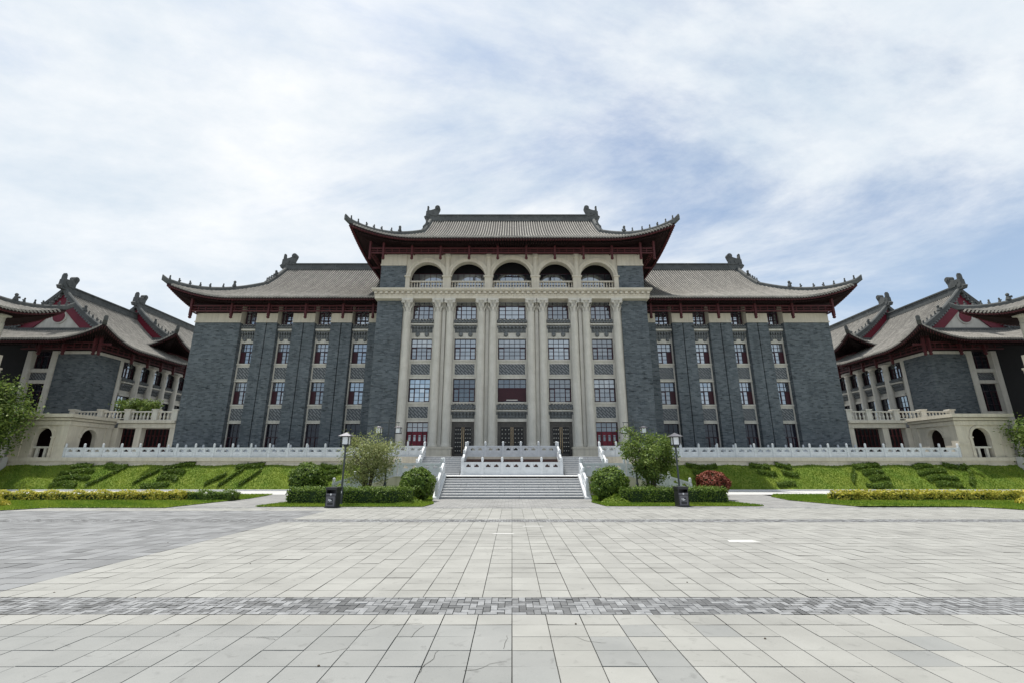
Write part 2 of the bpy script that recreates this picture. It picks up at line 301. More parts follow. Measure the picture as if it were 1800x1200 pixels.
def leaves(name, C, Nrm, size, material, parent=None, aspect=0.5, jit=0.7, kind=None, tint=None, extra=None):
    """one mesh of many small leaf faces; C centres, Nrm facing, size per leaf"""
    n = len(C); size = np.broadcast_to(size, (n,))[:, None]
    Nn = Nrm+rng.normal(0, jit, (n, 3)); Nn /= np.linalg.norm(Nn, axis=1)[:, None]+1e-9
    r = rng.normal(0, 1, (n, 3)); u = np.cross(Nn, r); u /= np.linalg.norm(u, axis=1)[:, None]+1e-9; w = np.cross(Nn, u)
    V = np.stack([C-u*size*0.5, C+w*size*aspect*0.5+Nn*size*0.08, C+u*size*0.5, C-w*size*aspect*0.5+Nn*size*0.08], 1).reshape(-1, 3)
    F = np.arange(4*n).reshape(n, 4)
    return fastmesh(name, V, F, material, parent, rng.random(n) if tint is None else tint, kind)
def fastmesh(name, V, F, material, parent=None, tint=None, kind=None, origin=None):
    lo, hi = V.min(0), V.max(0)
    if origin is None: origin = ((lo[0]+hi[0])/2, (lo[1]+hi[1])/2, lo[2])
    V = V-np.array(origin); k = F.shape[1]; n = len(F)
    me = bpy.data.meshes.new(name); me.vertices.add(len(V)); me.vertices.foreach_set('co', V.astype(np.float32).ravel())
    me.loops.add(n*k); me.loops.foreach_set('vertex_index', F.astype(np.int32).ravel())
    me.polygons.add(n); me.polygons.foreach_set('loop_start', np.arange(0, n*k, k, dtype=np.int32)); me.polygons.foreach_set('loop_total', np.full(n, k, dtype=np.int32))
    if tint is not None:
        at = me.attributes.new('tint', 'FLOAT', 'FACE'); at.data.foreach_set('value', np.asarray(tint, dtype=np.float32))
    me.update(); me.validate()
    o = bpy.data.objects.new(name, me); col.objects.link(o); me.materials.append(MATS[material]); place(o, origin, parent)
    if kind: o['kind'] = kind
    return o
def unit_mesh(name, material):          # unit box, centre-based
    b = MB().box(-.5, .5, -.5, .5, -.5, .5); o = b.build(name, material, origin=(0, 0, 0)); me = o.data
    ORG.pop(o.name, None); bpy.data.objects.remove(o); return me
# ---------------------------------------------------------------- curved tiled roof
def figure_mesh():
    b = MB().lathe(0, 0, [(.10, 0), (.12, .08), (.075, .25), (.055, .33), (.085, .40), (.06, .48), (.01, .52)], 7)
    b.box(-.16, -.02, -.04, .04, .18, .30)
    o = b.build('f', 'ridge', origin=(0, 0, 0)); me = o.data; ORG.pop(o.name); bpy.data.objects.remove(o); return me
FIG = figure_mesh()
def roof(parent, mp, Ea, Eb, La, ze, zr, wa, wb, lift=1.9, fl=0.4, Lc=6.5, rib=0.29, amin=0.0, ends=(1, 1), ribs='fbew', figs=True, orn=2.0, gable=False, ridge_h=0.72, side=0):
    """hip-and-gable roof; a runs along the ridge, b across it (front is b<0); mp maps (a,b,z) to the world"""
    H = zr-ze
    zf = lambda d: ze+H*(0.6*d/Eb+0.4*(d/Eb)**2)
    def pos(a, b, d, s, dz=0.0):
        w = max(0, 1-s/Lc)**2*max(0, 1-max(d, 0)/Lc)
        return mp(a+math.copysign(fl*w, a), b+math.copysign(fl*w, b), zf(d)+lift*w+dz)
    front = lambda a, d, sg, dz=0.0: pos(a, sg*(Eb-d), d, Ea-abs(a), dz)
    end = lambda b, d, sg, dz=0.0: pos(sg*(Ea-d), b, d, Eb-abs(b), dz)
    D1 = Ea-La
    # pan surface ------------------------------------------------
    pan = MB()
    def grid(fn, us, dmax, nd=12):
        rows = []
        for u in us:
            dm = dmax(u); rows.append([fn(u, dm*k/nd) for k in range(nd+1)])
        k0 = len(pan.v)
        for r in rows: pan.v.extend(r)
        for i in range(len(us)-1):
            for k in range(nd): a = k0+i*(nd+1)+k; pan.f.append((a, a+1, a+nd+2, a+nd+1))
    lin = lambda a, b, n: [a+(b-a)*i/n for i in range(n+1)]
    for sg in (-1, 1):
        spans = [(-La, La)] if amin == 0 else [(-La, -amin), (amin, La)]
        for u0, u1 in spans:
          if not side or side*(u0+u1) > 0: grid(lambda u, d: front(u, d, sg), lin(u0, u1, max(4, int((u1-u0)/1.2))), lambda u: Eb)
        for e in (-1, 1):
            if e == -1 and not ends[0] or e == 1 and not ends[1]: continue
            grid(lambda u, d: front(e*u, d, sg), lin(La, Ea-0.001, 12), lambda u: Ea-u)
    for e in (-1, 1):
        if not ends[(e+1)//2]: continue
        grid(lambda u, d: end(u, d, e), lin(-Eb+.001, Eb-.001, 28), lambda u: min(D1, Eb-abs(u)))
    rf = pan.build('roof', 'tile_pan', parent, smooth=True, recalc=False)
    # barrel tile ribs -------------------------------------------
    V = []; F = []; T = []
    def onerib(fn, u, dm, ns, axis):
        if dm < 0.25: return
        pts = [fn(u, -0.10+(dm+0.1)*k/ns) for k in range(ns+1)]
        r = 0.070; base = len(V); tn = random.random()
        ax = Vector(mp(*axis, 0))-Vector(mp(0, 0, 0)); ax.normalize()
        for p in pts:
            for an in (0, 55, 90, 125, 180):
                c, s_ = math.cos(R(an))*r, math.sin(R(an))*r*1.25
                V.append((p[0]+ax.x*c, p[1]+ax.y*c, p[2]+s_+0.03))
        for k in range(ns):
            for j in range(4):
                a = base+k*5+j; F.append((a, a+1, a+6, a+5)); T.append(min(1, max(0, tn*0.5+random.random()*0.5)))
        F.append((base, base+1, base+2, base+3, base+4)); T.append(0.9)
        # round tile end and hanging drip tile beside it
        p = Vector(pts[0]); q = Vector(pts[1]); dr = Vector((p.x-q.x, p.y-q.y, 0)).normalized()*.03; k0 = len(V)
        for i in range(8): V.append(tuple(p+dr+ax*(.115*math.cos(i*.785))+Vector((0, 0, .02+.115*math.sin(i*.785)))))
        F.append(tuple(range(k0, k0+8))); T.append(1.0)
        k0 = len(V)
        for c, z in ((.04, .03), (.25, .03), (.23, -.07), (.145, -.17), (.06, -.07)): V.append(tuple(p+dr*.3+ax*c+Vector((0, 0, z))))
        F.append(tuple(range(k0, k0+5))); T.append(.55)
    n = int(Ea/rib)
    for sg, ch in ((-1, 'f'), (1, 'b')):
        if ch not in ribs: continue
        for i in range(-n, n+1):
            a = (i+.5)*rib
            if abs(a) < amin or abs(a) > Ea-.1 or side*a < 0: continue
            if a < 0 and not ends[0] and a < -La or a > La and not ends[1]: continue
            onerib(lambda u, d: front(u, d, sg), a, Eb-.15 if abs(a) < La-.1 else Ea-abs(a)-.1, 16, (1, 0))
    n = int(Eb/rib)
    for e, ch in ((1, 'e'), (-1, 'w')):
        if ch not in ribs or not ends[(e+1)//2]: continue
        for i in range(-n, n+1):
            b = (i+.5)*rib
            if abs(b) > Eb-.1: continue
            onerib(lambda u, d: end(u, d, e), b, min(D1, Eb-abs(b)-.1), 8, (0, 1))
    me_b = MB(); me_b.v = V; me_b.f = [f for f in F if len(set(f)) == len(f)]
    me_b.t = [t for f, t in zip(F, T) if len(set(f)) == len(f)]
    me_b.build('tile_ribs', 'tile', rf, kind='stuff', recalc=False)
    # eave: soffit, fascia, rafters ------------------------------
    def eavepts():
        out = []
        for sg in (-1, 1):
            us = lin(-Ea, Ea, 60)
            for u0, u1 in zip(us[:-1], us[1:]):
                m = (u0+u1)/2
                if abs(m) < amin or side*m < 0: continue
                if m < -La and not ends[0] or m > La and not ends[1]: continue
                out.append((front(u0, 0, sg), front(u1, 0, sg), mp(u0*wa/Ea, sg*wb, ze+.15), mp(u1*wa/Ea, sg*wb, ze+.15)))
        for e in (-1, 1):
            if not ends[(e+1)//2]: continue
            us = lin(-Eb, Eb, 30)
            for u0, u1 in zip(us[:-1], us[1:]):
                out.append((end(u0, 0, e), end(u1, 0, e), mp(e*wa, u0*wb/Eb, ze+.15), mp(e*wa, u1*wb/Eb, ze+.15)))
        return out
    sf = MB(); fa = MB(); ra = MB(); rd = MB()
    dn = lambda p, h: (p[0], p[1], p[2]-h)
    for p0, p1, q0, q1 in eavepts():
        sf.quad(dn(p0, .26), dn(p1, .26), q1, q0)
        fa.quad(dn(p0, .01), dn(p1, .01), dn(p1, .27), dn(p0, .27))
        L = (Vector(p1)-Vector(p0)).length; k = max(1, round(L/0.28))
        for j in range(k):
            t = (j+.5)/k
            P0 = Vector(p0).lerp(Vector(p1), t); Q0 = Vector(q0).lerp(Vector(q1), t); tv = (Vector(p1)-Vector(p0)).normalized()*0.055
            for (s0, s1, h0, ln) in ((0.0, 0.0, .30, .10), (0.22, 0.22, .44, 1.0)):
                A = P0.lerp(Q0, s0-.015); B = P0.lerp(Q0, min(1, s0+ln)); A.z -= h0-.04; B.z -= (h0 if ln < 1 else .2)-.04
                dv = Vector((0, 0, -.12))
                (ra if ln < .5 else rd).hexa([A-tv+dv, A+tv+dv, B+tv+dv, B-tv+dv, A-tv, A+tv, B+tv, B-tv])
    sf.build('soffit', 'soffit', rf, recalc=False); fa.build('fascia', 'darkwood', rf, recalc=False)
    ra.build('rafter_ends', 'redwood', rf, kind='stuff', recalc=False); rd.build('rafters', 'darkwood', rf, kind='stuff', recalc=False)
    # ridges -----------------------------------------------------
    def sweep(name, path, w, h, m='ridge'):
        b = MB(); rows = []
        for i, p in enumerate(path):
            d = Vector(path[min(i+1, len(path)-1)])-Vector(path[max(i-1, 0)]); d.z = 0; d.normalize(); s_ = Vector((-d.y, d.x, 0))*w/2
            p = Vector(p); rows.append([p-s_-Vector((0, 0, .12)), p+s_-Vector((0, 0, .12)), p+s_+Vector((0, 0, h*.7)), p+s_*.55+Vector((0, 0, h)), p-s_*.55+Vector((0, 0, h)), p-s_+Vector((0, 0, h*.7))])
        for r in rows: b.v += [tuple(q) for q in r]
        for i in range(len(rows)-1):
            for k in range(6): a = i*6+k; c = i*6+(k+1) % 6; b.f.append((a, c, c+6, a+6))
        b.f.append(tuple(range(6))); b.f.append(tuple(range((len(rows)-1)*6, len(rows)*6)))
        return b.build(name, m, rf)
    def boxab(b, a0, a1, b0, b1, z0, z1):
        b.hexa([mp(a0, b0, z0), mp(a1, b0, z0), mp(a1, b1, z0), mp(a0, b1, z0), mp(a0, b0, z1), mp(a1, b0, z1), mp(a1, b1, z1), mp(a0, b1, z1)])
    segs = [(-La, La)] if amin == 0 else [(-La, -amin), (amin, La)]
    for a0, a1 in segs:
        if side and side*(a0+a1) < 0: continue
        b = MB(); h = ridge_h
        boxab(b, a0, a1, -.32, .32, zr-.2, zr+.22*h); boxab(b, a0, a1, -.22, .22, zr+.22*h, zr+.78*h); boxab(b, a0, a1, -.33, .33, zr+.78*h, zr+h)
        k = int((a1-a0)/3.1)
        for i in range(1, k): aa = a0+(a1-a0)*i/k; boxab(b, aa-.12, aa+.12, -.27, .27, zr+.20*h, zr+.80*h)
        b.build('ridge', 'ridge', rf)
    for e in (-1, 1):
        if not ends[(e+1)//2]: continue
        # curled dragon ornament at the ridge end
        S = orn; out = [(.52, .18), (.40, .27), (.38, .60), (.33, .62), (.31, .94), (.24, .94), (.22, .66), (.05, .68), (-.12, .74), (-.22, .80), (-.52, .74), (-.43, .52), (-.42, .32), (-.55, .22), (-.5, 0), (.42, 0)]
        zb = zr+.1; pl = [mp(e*(La+u*S-.1), -.26, zb+v*S) for u, v in out]; q = mp(0, .52, 0); o0 = mp(0, 0, 0)
        b = MB().extrude(pl, (q[0]-o0[0], q[1]-o0[1], 0))
        def disc(u, v, r, w):
            ring = [mp(e*(La+u*S-.1)+r*math.cos(t), -w, zb+v*S+r*math.sin(t)) for t in [2*math.pi*i/14 for i in range(14)]]
            b.extrude(ring, ((q[0]-o0[0])*w/.26, (q[1]-o0[1])*w/.26, 0))
        disc(-.37, .86, .17*S, .30); disc(-.37, .86, .09*S, .36); disc(.275, .97, .06*S, .14); disc(.05, .45, .15*S, .32); disc(-.25, .30, .12*S, .31); disc(.25, .25, .12*S, .31)
        b.build('ridge_ornament', 'ridge', rf)
        for sg in (-1, 1):
            pth = [front(e*La, Eb-(Eb-D1)*k/10, sg, .0) for k in range(11)]
            sweep('verge_ridge', pth, .42, .5)
            hp = [front(e*(Ea-d), d, sg) for d in [D1*(1-k/12) for k in range(13)]]
            tip = Vector(hp[-1])+(Vector(hp[-1])-Vector(hp[-2])).normalized()*.5+Vector((0, 0, .25))
            sweep('hip_ridge', hp+[tuple(tip)], .36, .42)
            if figs:
                for path, ks in ((hp, (4.2, 5.6, 7.2, 8.4, 9.6, 10.8, 11.8)), (pth, (5.5, 6.5, 7.5, 8.5, 9.4))):
                    for j, kk in enumerate(ks):
                        i = int(kk); fr = kk-i; i2 = min(i+1, len(path)-1); p = Vector(path[i]).lerp(Vector(path[i2]), fr)
                        big = 1.9 if (j == 0) else 1.0
                        inst('ridge_figure', FIG, (p.x, p.y, p.z+.36), rf, scale=(big, big, big*(1.0 if j else .8)), rot=(0, 0, random.random()*6))
        # gable
        g = MB(); ag = e*(La-.5); n = 14
        top = [(sg*(Eb-d), zf(d)-.12) for sg, ds in ((-1, [D1+(Eb-D1)*k/n for k in range(n+1)]), (1, [Eb-(Eb-D1)*k/n for k in range(1, n+1)])) for d in ds]
        poly = [mp(ag, b_, z_) for b_, z_ in top]
        c = mp(0.25*e, 0, 0); g.extrude(poly, (c[0]-o0[0], c[1]-o0[1], 0)); g.build('gable_wall', 'cream', rf)
        for sg in (-1, 1):
            bb = MB(); tt = MB(); ds = [D1+(Eb-D1)*k/n for k in range(n+1)]
            for k in range(n):
                d0, d1 = ds[k], ds[k+1]; za, zb2 = zf(d0), zf(d1)
                lo0 = max(zf(D1)-.05, za-1.75); lo1 = max(zf(D1)-.05, zb2-1.75)
                A = e*(La-.24); B = e*(La-.14)
                bb.hexa([mp(A, sg*(Eb-d0), lo0), mp(B, sg*(Eb-d0), lo0), mp(B, sg*(Eb-d1), lo1), mp(A, sg*(Eb-d1), lo1), mp(A, sg*(Eb-d0), za-.3), mp(B, sg*(Eb-d0), za-.3), mp(B, sg*(Eb-d1), zb2-.3), mp(A, sg*(Eb-d1), zb2-.3)])
            m_ = int((Eb-D1)/.3)
            for k in range(m_):
                d0 = D1+.1+(Eb-D1-.2)*k/m_; z0 = zf(d0)
                for (aa, w_, h0, h1) in ((La+.12, .09, -.02, -.42), (La+.2, .13, .10, -.12)):
                    tt.hexa([mp(e*(La-.3), sg*(Eb-d0)-w_, z0+h1), mp(e*aa, sg*(Eb-d0)-w_, z0+h1), mp(e*aa, sg*(Eb-d0)+w_, z0+h1), mp(e*(La-.3), sg*(Eb-d0)+w_, z0+h1), mp(e*(La-.3), sg*(Eb-d0)-w_, z0+h0), mp(e*aa, sg*(Eb-d0)-w_, z0+h0), mp(e*aa, sg*(Eb-d0)+w_, z0+h0), mp(e*(La-.3), sg*(Eb-d0)+w_, z0+h0)])
            bb.build('bargeboard', 'red', rf); tt.build('verge_tiles', 'greytile', rf, kind='stuff')
        b = MB(); boxab(b, e*(La-.3), e*(La+.12), -(Eb-D1-.3), Eb-D1-.3, zf(D1)-.15, zf(D1)+.3); b.build('gable_foot_ridge', 'ridge', rf)
        if gable:
            zc = zf(D1)+(zr-zf(D1))*.36
            for nm, r, w, m in (('vent_ring', .85, .34, 'cream'), ('vent', .68, .40, 'red')):
                b = MB(); ring = [mp(e*(La-.5), r*math.cos(t), zc+r*math.sin(t)) for t in [2*math.pi*i/24 for i in range(24)]]
                cc = mp(e*w, 0, 0); b.extrude(ring, (cc[0]-o0[0], cc[1]-o0[1], 0)); b.build(nm, m, rf)
    return rf
def eave_frieze(parent, mp, a0, a1, b, ztop, zbot, posts, drop, divs=0.75):
    """painted timber lattice below the eave with hanging posts"""
    r = MB()
    def bx(q, a_0, a_1, b0, b1, z0, z1): q.hexa([mp(a_0, b0, z0), mp(a_1, b0, z0), mp(a_1, b1, z0), mp(a_0, b1, z0), mp(a_0, b0, z1), mp(a_1, b0, z1), mp(a_1, b1, z1), mp(a_0, b1, z1)])
    bx(r, a0, a1, b-.07, b+.07, ztop-.13, ztop); bx(r, a0, a1, b-.07, b+.07, zbot, zbot+.13)
    n = int((a1-a0)/divs)
    for i in range(1, n): aa = a0+(a1-a0)*i/n; bx(r, aa-.035, aa+.035, b-.04, b+.04, zbot+.13, ztop-.13)
    bx(r, a0, a1, b+.01, b+.05, (ztop+zbot)/2-.03, (ztop+zbot)/2+.03)
    fz = r.build('eave_lattice', 'redwood', parent)
    for p in posts:
        q = MB(); bx(q, p-.10, p+.10, b-.15, b+.15, zbot-drop, ztop+.7)
        x, y, z = mp(p, b, zbot-drop); q.lathe(x, y, [(.05, z-.32), (.14, z-.26), (.17, z-.14), (.12, z-.04), (.14, z)], 8)
        bx(q, p-.06, p+.06, b, b+1.15, ztop-.3, ztop-.1)
        q.build('hanging_post', 'redwood', fz)
    return fz

# ---------------------------------------------------------------- building parts
PANE = unit_mesh('pane', 'glass'); PANED = unit_mesh('pane_dark', 'glass_dark')
def ident(x, y, z): return (x, y, z)
def window(parent, x0, x1, z0, z1, Y, cols=4, rows=5, top=2, singles=False, glass='glass', red=True, mp=ident, fr='frame', thick=.12, tone=None, solid=None):
    """framed window: outer frame, glazing bars, red side casements, panes"""
    f = MB(); w = .07; tone = tone if tone is not None else .35+.3*random.random()
    def bx(q, a, b, y0, y1, c, d): q.hexa([mp(a, y0, c), mp(b, y0, c), mp(b, y1, c), mp(a, y1, c), mp(a, y0, d), mp(b, y0, d), mp(b, y1, d), mp(a, y1, d)])
    bx(f, x0, x0+w, Y, Y+thick, z0, z1); bx(f, x1-w, x1, Y, Y+thick, z0, z1); bx(f, x0+w, x1-w, Y, Y+thick, z0, z0+w); bx(f, x0+w, x1-w, Y, Y+thick, z1-w, z1)
    xs = [x0+w+(x1-x0-2*w)*i/cols for i in range(cols+1)]; zs = [z0+w+(z1-z0-2*w)*i/rows for i in range(rows+1)]
    win = f.build('window', fr, parent)
    g = MB()
    for x in xs[1:-1]: bx(g, x-.025, x+.025, Y+.02, Y+.085, z0+w, z1-w)
    for i, z in enumerate(zs[1:-1]):
        t = .05 if i == rows-top-1 else .022; bx(g, x0+w, x1-w, Y+.015, Y+.08, z-t, z+t)
    g.build('glazing_bars', fr, win)
    if red and rows > top and cols >= 3:
        zt = zs[rows-top]-.05
        for xa, xb in ((xs[0], xs[1]), (xs[-2], xs[-1])):
            c = MB(); k = .055
            bx(c, xa, xa+k, Y-.02, Y+.06, z0+w, zt); bx(c, xb-k, xb+k*.6, Y-.02, Y+.06, z0+w, zt); bx(c, xa+k, xb-k, Y-.02, Y+.06, z0+w, z0+w+k); bx(c, xa+k, xb-k, Y-.02, Y+.06, zt-k, zt)
            c.build('casement', 'casement', win)
    if solid is not None:      # solid dark red leaf in one outer light, painting the reveal's dark reflection
        c = MB(); bx(c, xs[solid]+.03, xs[solid+1]-.03, Y-.01, Y+.045, z0+w+.03, zs[rows-top]-.06); c.build('red_leaf', 'casement', win)
    if singles:
        tilt = random.gauss(0, .012), random.gauss(0, .012); cur = random.choice((.05, .1, .3, .6, .8)); cut = random.choice((0, 1, 2, 3, 3))
        for i in range(cols):
            for j in range(rows):
                inst('pane', PANE, ((xs[i]+xs[i+1])/2, Y+.06, (zs[j]+zs[j+1])/2), win, scale=(xs[i+1]-xs[i]-.03, .012, zs[j+1]-zs[j]-.03), rot=(tilt[0]+random.gauss(0, .004), 0, tilt[1]+random.gauss(0, .004))).color = [min(1, max(.05, tone*(.9+.2*random.random()))), (cur if j >= cut else cur*.25)*(.9+.2*random.random()), 0, 1]
    else:
        p = MB()
        for i in range(cols):
            for j in range(rows):
                dy = [random.gauss(0, .002) for _ in range(3)]
                p.add([mp(xs[i], Y+.06+dy[0], zs[j]), mp(xs[i+1], Y+.06+dy[1], zs[j]), mp(xs[i+1], Y+.06+dy[2]+dy[1]-dy[0], zs[j+1]), mp(xs[i], Y+.06+dy[2], zs[j+1])], [(0, 1, 2, 3)])
        p.build('panes', glass, win, recalc=False).color = (tone, random.choice((.02, .05, .1, .25, .5)), 0, 1)
    return win
def hood(parent, x0, x1, zt0, zt1, zs0, zs1, zd0, zd1, Y, mp=ident, n=8):
    """small tiled canopy on brackets under a window: tiles, pale strip, two rows of bracket blocks"""
    def bx(q, a, b, y0, y1, c, d): q.hexa([mp(a, y0, c), mp(b, y0, c), mp(b, y1, c), mp(a, y1, c), mp(a, y0, d), mp(b, y0, d), mp(b, y1, d), mp(a, y1, d)])
    t = MB(); m = .42
    t.hexa([mp(x0, Y-m, zt0+.04), mp(x1, Y-m, zt0+.04), mp(x1, Y+.1, zt0+.04), mp(x0, Y+.1, zt0+.04), mp(x0, Y-m, zt0+.10), mp(x1, Y-m, zt0+.10), mp(x1, Y+.1, zt1), mp(x0, Y+.1, zt1)])
    for i in range(n):
        x = x0+(x1-x0)*(i+.5)/n; r = (x1-x0)/n*.27
        t.tube([mp(x, Y-m-.05, zt0+.13), mp(x, Y+.1, zt1+.02)], r, 7)
        xj = x0+(x1-x0)*i/n
        if i: t.extrude([mp(xj-r*1.1, Y-m-.02, zt0+.07), mp(xj+r*1.1, Y-m-.02, zt0+.07), mp(xj, Y-m-.02, zt0-.10)], tuple(a-b for a, b in zip(mp(0, .03, 0), mp(0, 0, 0))))
    h = t.build('tile_canopy', 'greytile', parent)
    s = MB(); bx(s, x0, x1, Y-.36, Y, zs0, zs1); s.build('canopy_strip', 'cream', h)
    d = MB(); hh = (zd1-zd0)/2; bx(d, x0+.03, x1-.03, Y-.02, Y+.02, zd0, zd1)
    for r_ in range(2):
        for i in range(n):
            x = x0+(x1-x0)*(i+.5)/n; w = (x1-x0)/n*.36; z0 = zd0+hh*r_
            bx(d, x-w, x+w, Y-.14-.14*r_, Y, z0+hh*.45, z0+hh*.88); bx(d, x-w*.45, x+w*.45, Y-.10-.13*r_, Y, z0+.02, z0+hh*.45)
    d.build('bracket_blocks', 'greytile', h)
    return h
def spandrel(parent, x0, x1, z0, z1, lz0, lz1, Y, mp=ident, m=.16):
    def bx(q, a, b, y0, y1, c, d): q.hexa([mp(a, y0, c), mp(b, y0, c), mp(b, y1, c), mp(a, y1, c), mp(a, y0, d), mp(b, y0, d), mp(b, y1, d), mp(a, y1, d)])
    s = MB(); bx(s, x0, x1, Y, Y+.4, z0, z1)
    bx(s, x0-.06, x1+.06, Y-.10, Y-.001, z1-.17, z1); bx(s, x0-.03, x1+.03, Y-.07, Y-.001, z0, z0+.16)
    for a, b, c, d in ((x0, x0+m, lz0-.1, lz1+.1), (x1-m, x1, lz0-.1, lz1+.1), (x0+m, x1-m, lz1, lz1+.1), (x0+m, x1-m, lz0-.1, lz0)): bx(s, a, b, Y-.05, Y-.001, c, d)
    sp = s.build('spandrel', 'cream', parent)
    l = MB(); bx(l, x0+m, x1-m, Y-.02, Y-.002, lz0, lz1); l.build('lattice_panel', 'lattice', sp)
    return sp
def column(parent, x, y, z0, z1, r, cap=1.35, n=20, rich=True, zb=None):
    b = MB(); zc = z1-cap
    b.lathe(x, y, [(r*1.22, z0), (r*1.24, z0+.10), (r*1.08, z0+.17), (r*1.14, z0+.24), (r*1.02, z0+.31), (r, z0+.4), (r*1.0, z0+(zc-z0)*.35), (r*.90, zc-.12), (r*.96, zc-.06), (r*.90, zc)], n)
    c = b.build('column', 'cream', parent, smooth=False)
    c.data.polygons.foreach_set('use_smooth', [len(p.vertices) == 4 for p in c.data.polygons])
    k = MB(); k.lathe(x, y, [(r*.82, zc), (r*.82, zc+cap*.3), (r*.86, zc+cap*.62), (r*1.2, zc+cap*.84)], 16)
    q = r*1.38; k.box(x-q, x+q, y-q, y+q, zc+cap*.86, z1-.002); k.box(x-q*.93, x+q*.93, y-q*.93, y+q*.93, zc+cap*.82, zc+cap*.86)
    if rich:
        for row, (zz, hh, rr) in enumerate(((.02, .36, 1.08), (.30, .40, 1.16))):
            for i in range(8):
                a = 2*math.pi*(i+.5*row)/8; ca, sa = math.cos(a), math.sin(a); w = r*.21
                pts = []
                for (ro, hz, ww) in ((rr*.90, 0, 1), (rr*1.06, hh*.6, 1.05), (rr*1.36, hh, .7)):
                    for s_ in (-1, 1): pts.append((x+ca*r*ro-sa*w*ww*s_, y+sa*r*ro+ca*w*ww*s_, zc+cap*(zz+hz)))
                tipz = zc+cap*(zz+hh*.82); pts += [(x+ca*r*rr*1.42-sa*w*.4*s_, y+sa*r*rr*1.42+ca*w*.4*s_, tipz) for s_ in (-1, 1)]
                k.add(pts, [(0, 1, 3, 2), (2, 3, 5, 4), (4, 5, 7, 6)])
        for sx in (-1, 1):
            for sy in (-1, 1):
                cx, cy = x+sx*r*1.12, y+sy*r*1.12; ring = [(cx+sx*.17*r*1.9*math.cos(t), cy+sy*.17*r*1.2*math.cos(t), zc+cap*.74+.34*r*math.sin(t)) for t in [2*math.pi*i/10 for i in range(10)]]
                k.extrude(ring, (sx*-.10, sy*.10, 0))
    k.build('capital', 'cream', c)
    return c
def arch_bay(b, x0, x1, zb, zt, ax0, ax1, zs, y0, y1, mp=ident, n=20):
    """wall with one round-arched opening: front, back and the inside of the arch"""
    r = (ax1-ax0)/2; cx = (ax0+ax1)/2
    arc = [(cx-r*math.cos(math.pi*i/n), zs+r*math.sin(math.pi*i/n)) for i in range(n+1)]
    for y in (y0, y1):
        b.quad(mp(x0, y, zb), mp(ax0, y, zb), mp(ax0, y, zs), mp(x0, y, zs)); b.quad(mp(ax1, y, zb), mp(x1, y, zb), mp(x1, y, zs), mp(ax1, y, zs))
        b.quad(mp(x0, y, zs), mp(ax0, y, zs), mp(ax0, y, zt), mp(x0, y, zt)); b.quad(mp(ax1, y, zs), mp(x1, y, zs), mp(x1, y, zt), mp(ax1, y, zt))
        for (xa, za), (xb, zb2) in zip(arc[:-1], arc[1:]): b.quad(mp(xa, y, za), mp(xb, y, zb2), mp(xb, y, zt), mp(xa, y, zt))
    for (xa, za), (xb, zb2) in zip(arc[:-1], arc[1:]): b.quad(mp(xa, y0, za), mp(xb, y0, zb2), mp(xb, y1, zb2), mp(xa, y1, za))
    b.quad(mp(ax0, y0, zb), mp(ax0, y1, zb), mp(ax0, y1, zs), mp(ax0, y0, zs)); b.quad(mp(ax1, y0, zb), mp(ax1, y1, zb), mp(ax1, y1, zs), mp(ax1, y0, zs))
    b.quad(mp(x0, y0, zt), mp(x1, y0, zt), mp(x1, y1, zt), mp(x0, y1, zt)); b.quad(mp(x0, y0, zb), mp(x0, y1, zb), mp(x0, y1, zt), mp(x0, y0, zt)); b.quad(mp(x1, y0, zb), mp(x1, y1, zb), mp(x1, y1, zt), mp(x1, y0, zt))
def arch_ring(b, cx, zs, r0, r1, y0, y1, mp=ident, n=20):
    for i in range(n):
        t0, t1 = math.pi*i/n, math.pi*(i+1)/n
        p = lambda r, t, y: mp(cx-r*math.cos(t), y, zs+r*math.sin(t))
        b.quad(p(r0, t0, y0), p(r0, t1, y0), p(r1, t1, y0), p(r1, t0, y0)); b.quad(p(r1, t0, y0), p(r1, t1, y0), p(r1, t1, y1), p(r1, t0, y1)); b.quad(p(r0, t0, y0), p(r0, t0, y1), p(r0, t1, y1), p(r0, t1, y0))
def baluster_run(b, x0, x1, y, z0, z1, mp=ident, step=.28, r=.075):
    """stone rail on turned balusters"""
    def bx(q, a, c, y0, y1, e, d): q.hexa([mp(a, y0, e), mp(c, y0, e), mp(c, y1, e), mp(a, y1, e), mp(a, y0, d), mp(c, y0, d), mp(c, y1, d), mp(a, y1, d)])
    h = z1-z0; bx(b, x0, x1, y-.14, y+.14, z1-.13, z1); bx(b, x0, x1, y-.12, y+.12, z0, z0+.09)
    n = max(2, int((x1-x0)/step))
    for i in range(n):
        x = x0+(x1-x0)*(i+.5)/n; q = mp(x, y, 0); a, e = z0+.09, z1-.13
        b.lathe(q[0], q[1], [(r*.8, a), (r*.6, a+.08*h), (r*1.15, a+.3*h), (r*.55, a+.58*h), (r*.8, e)], 7)

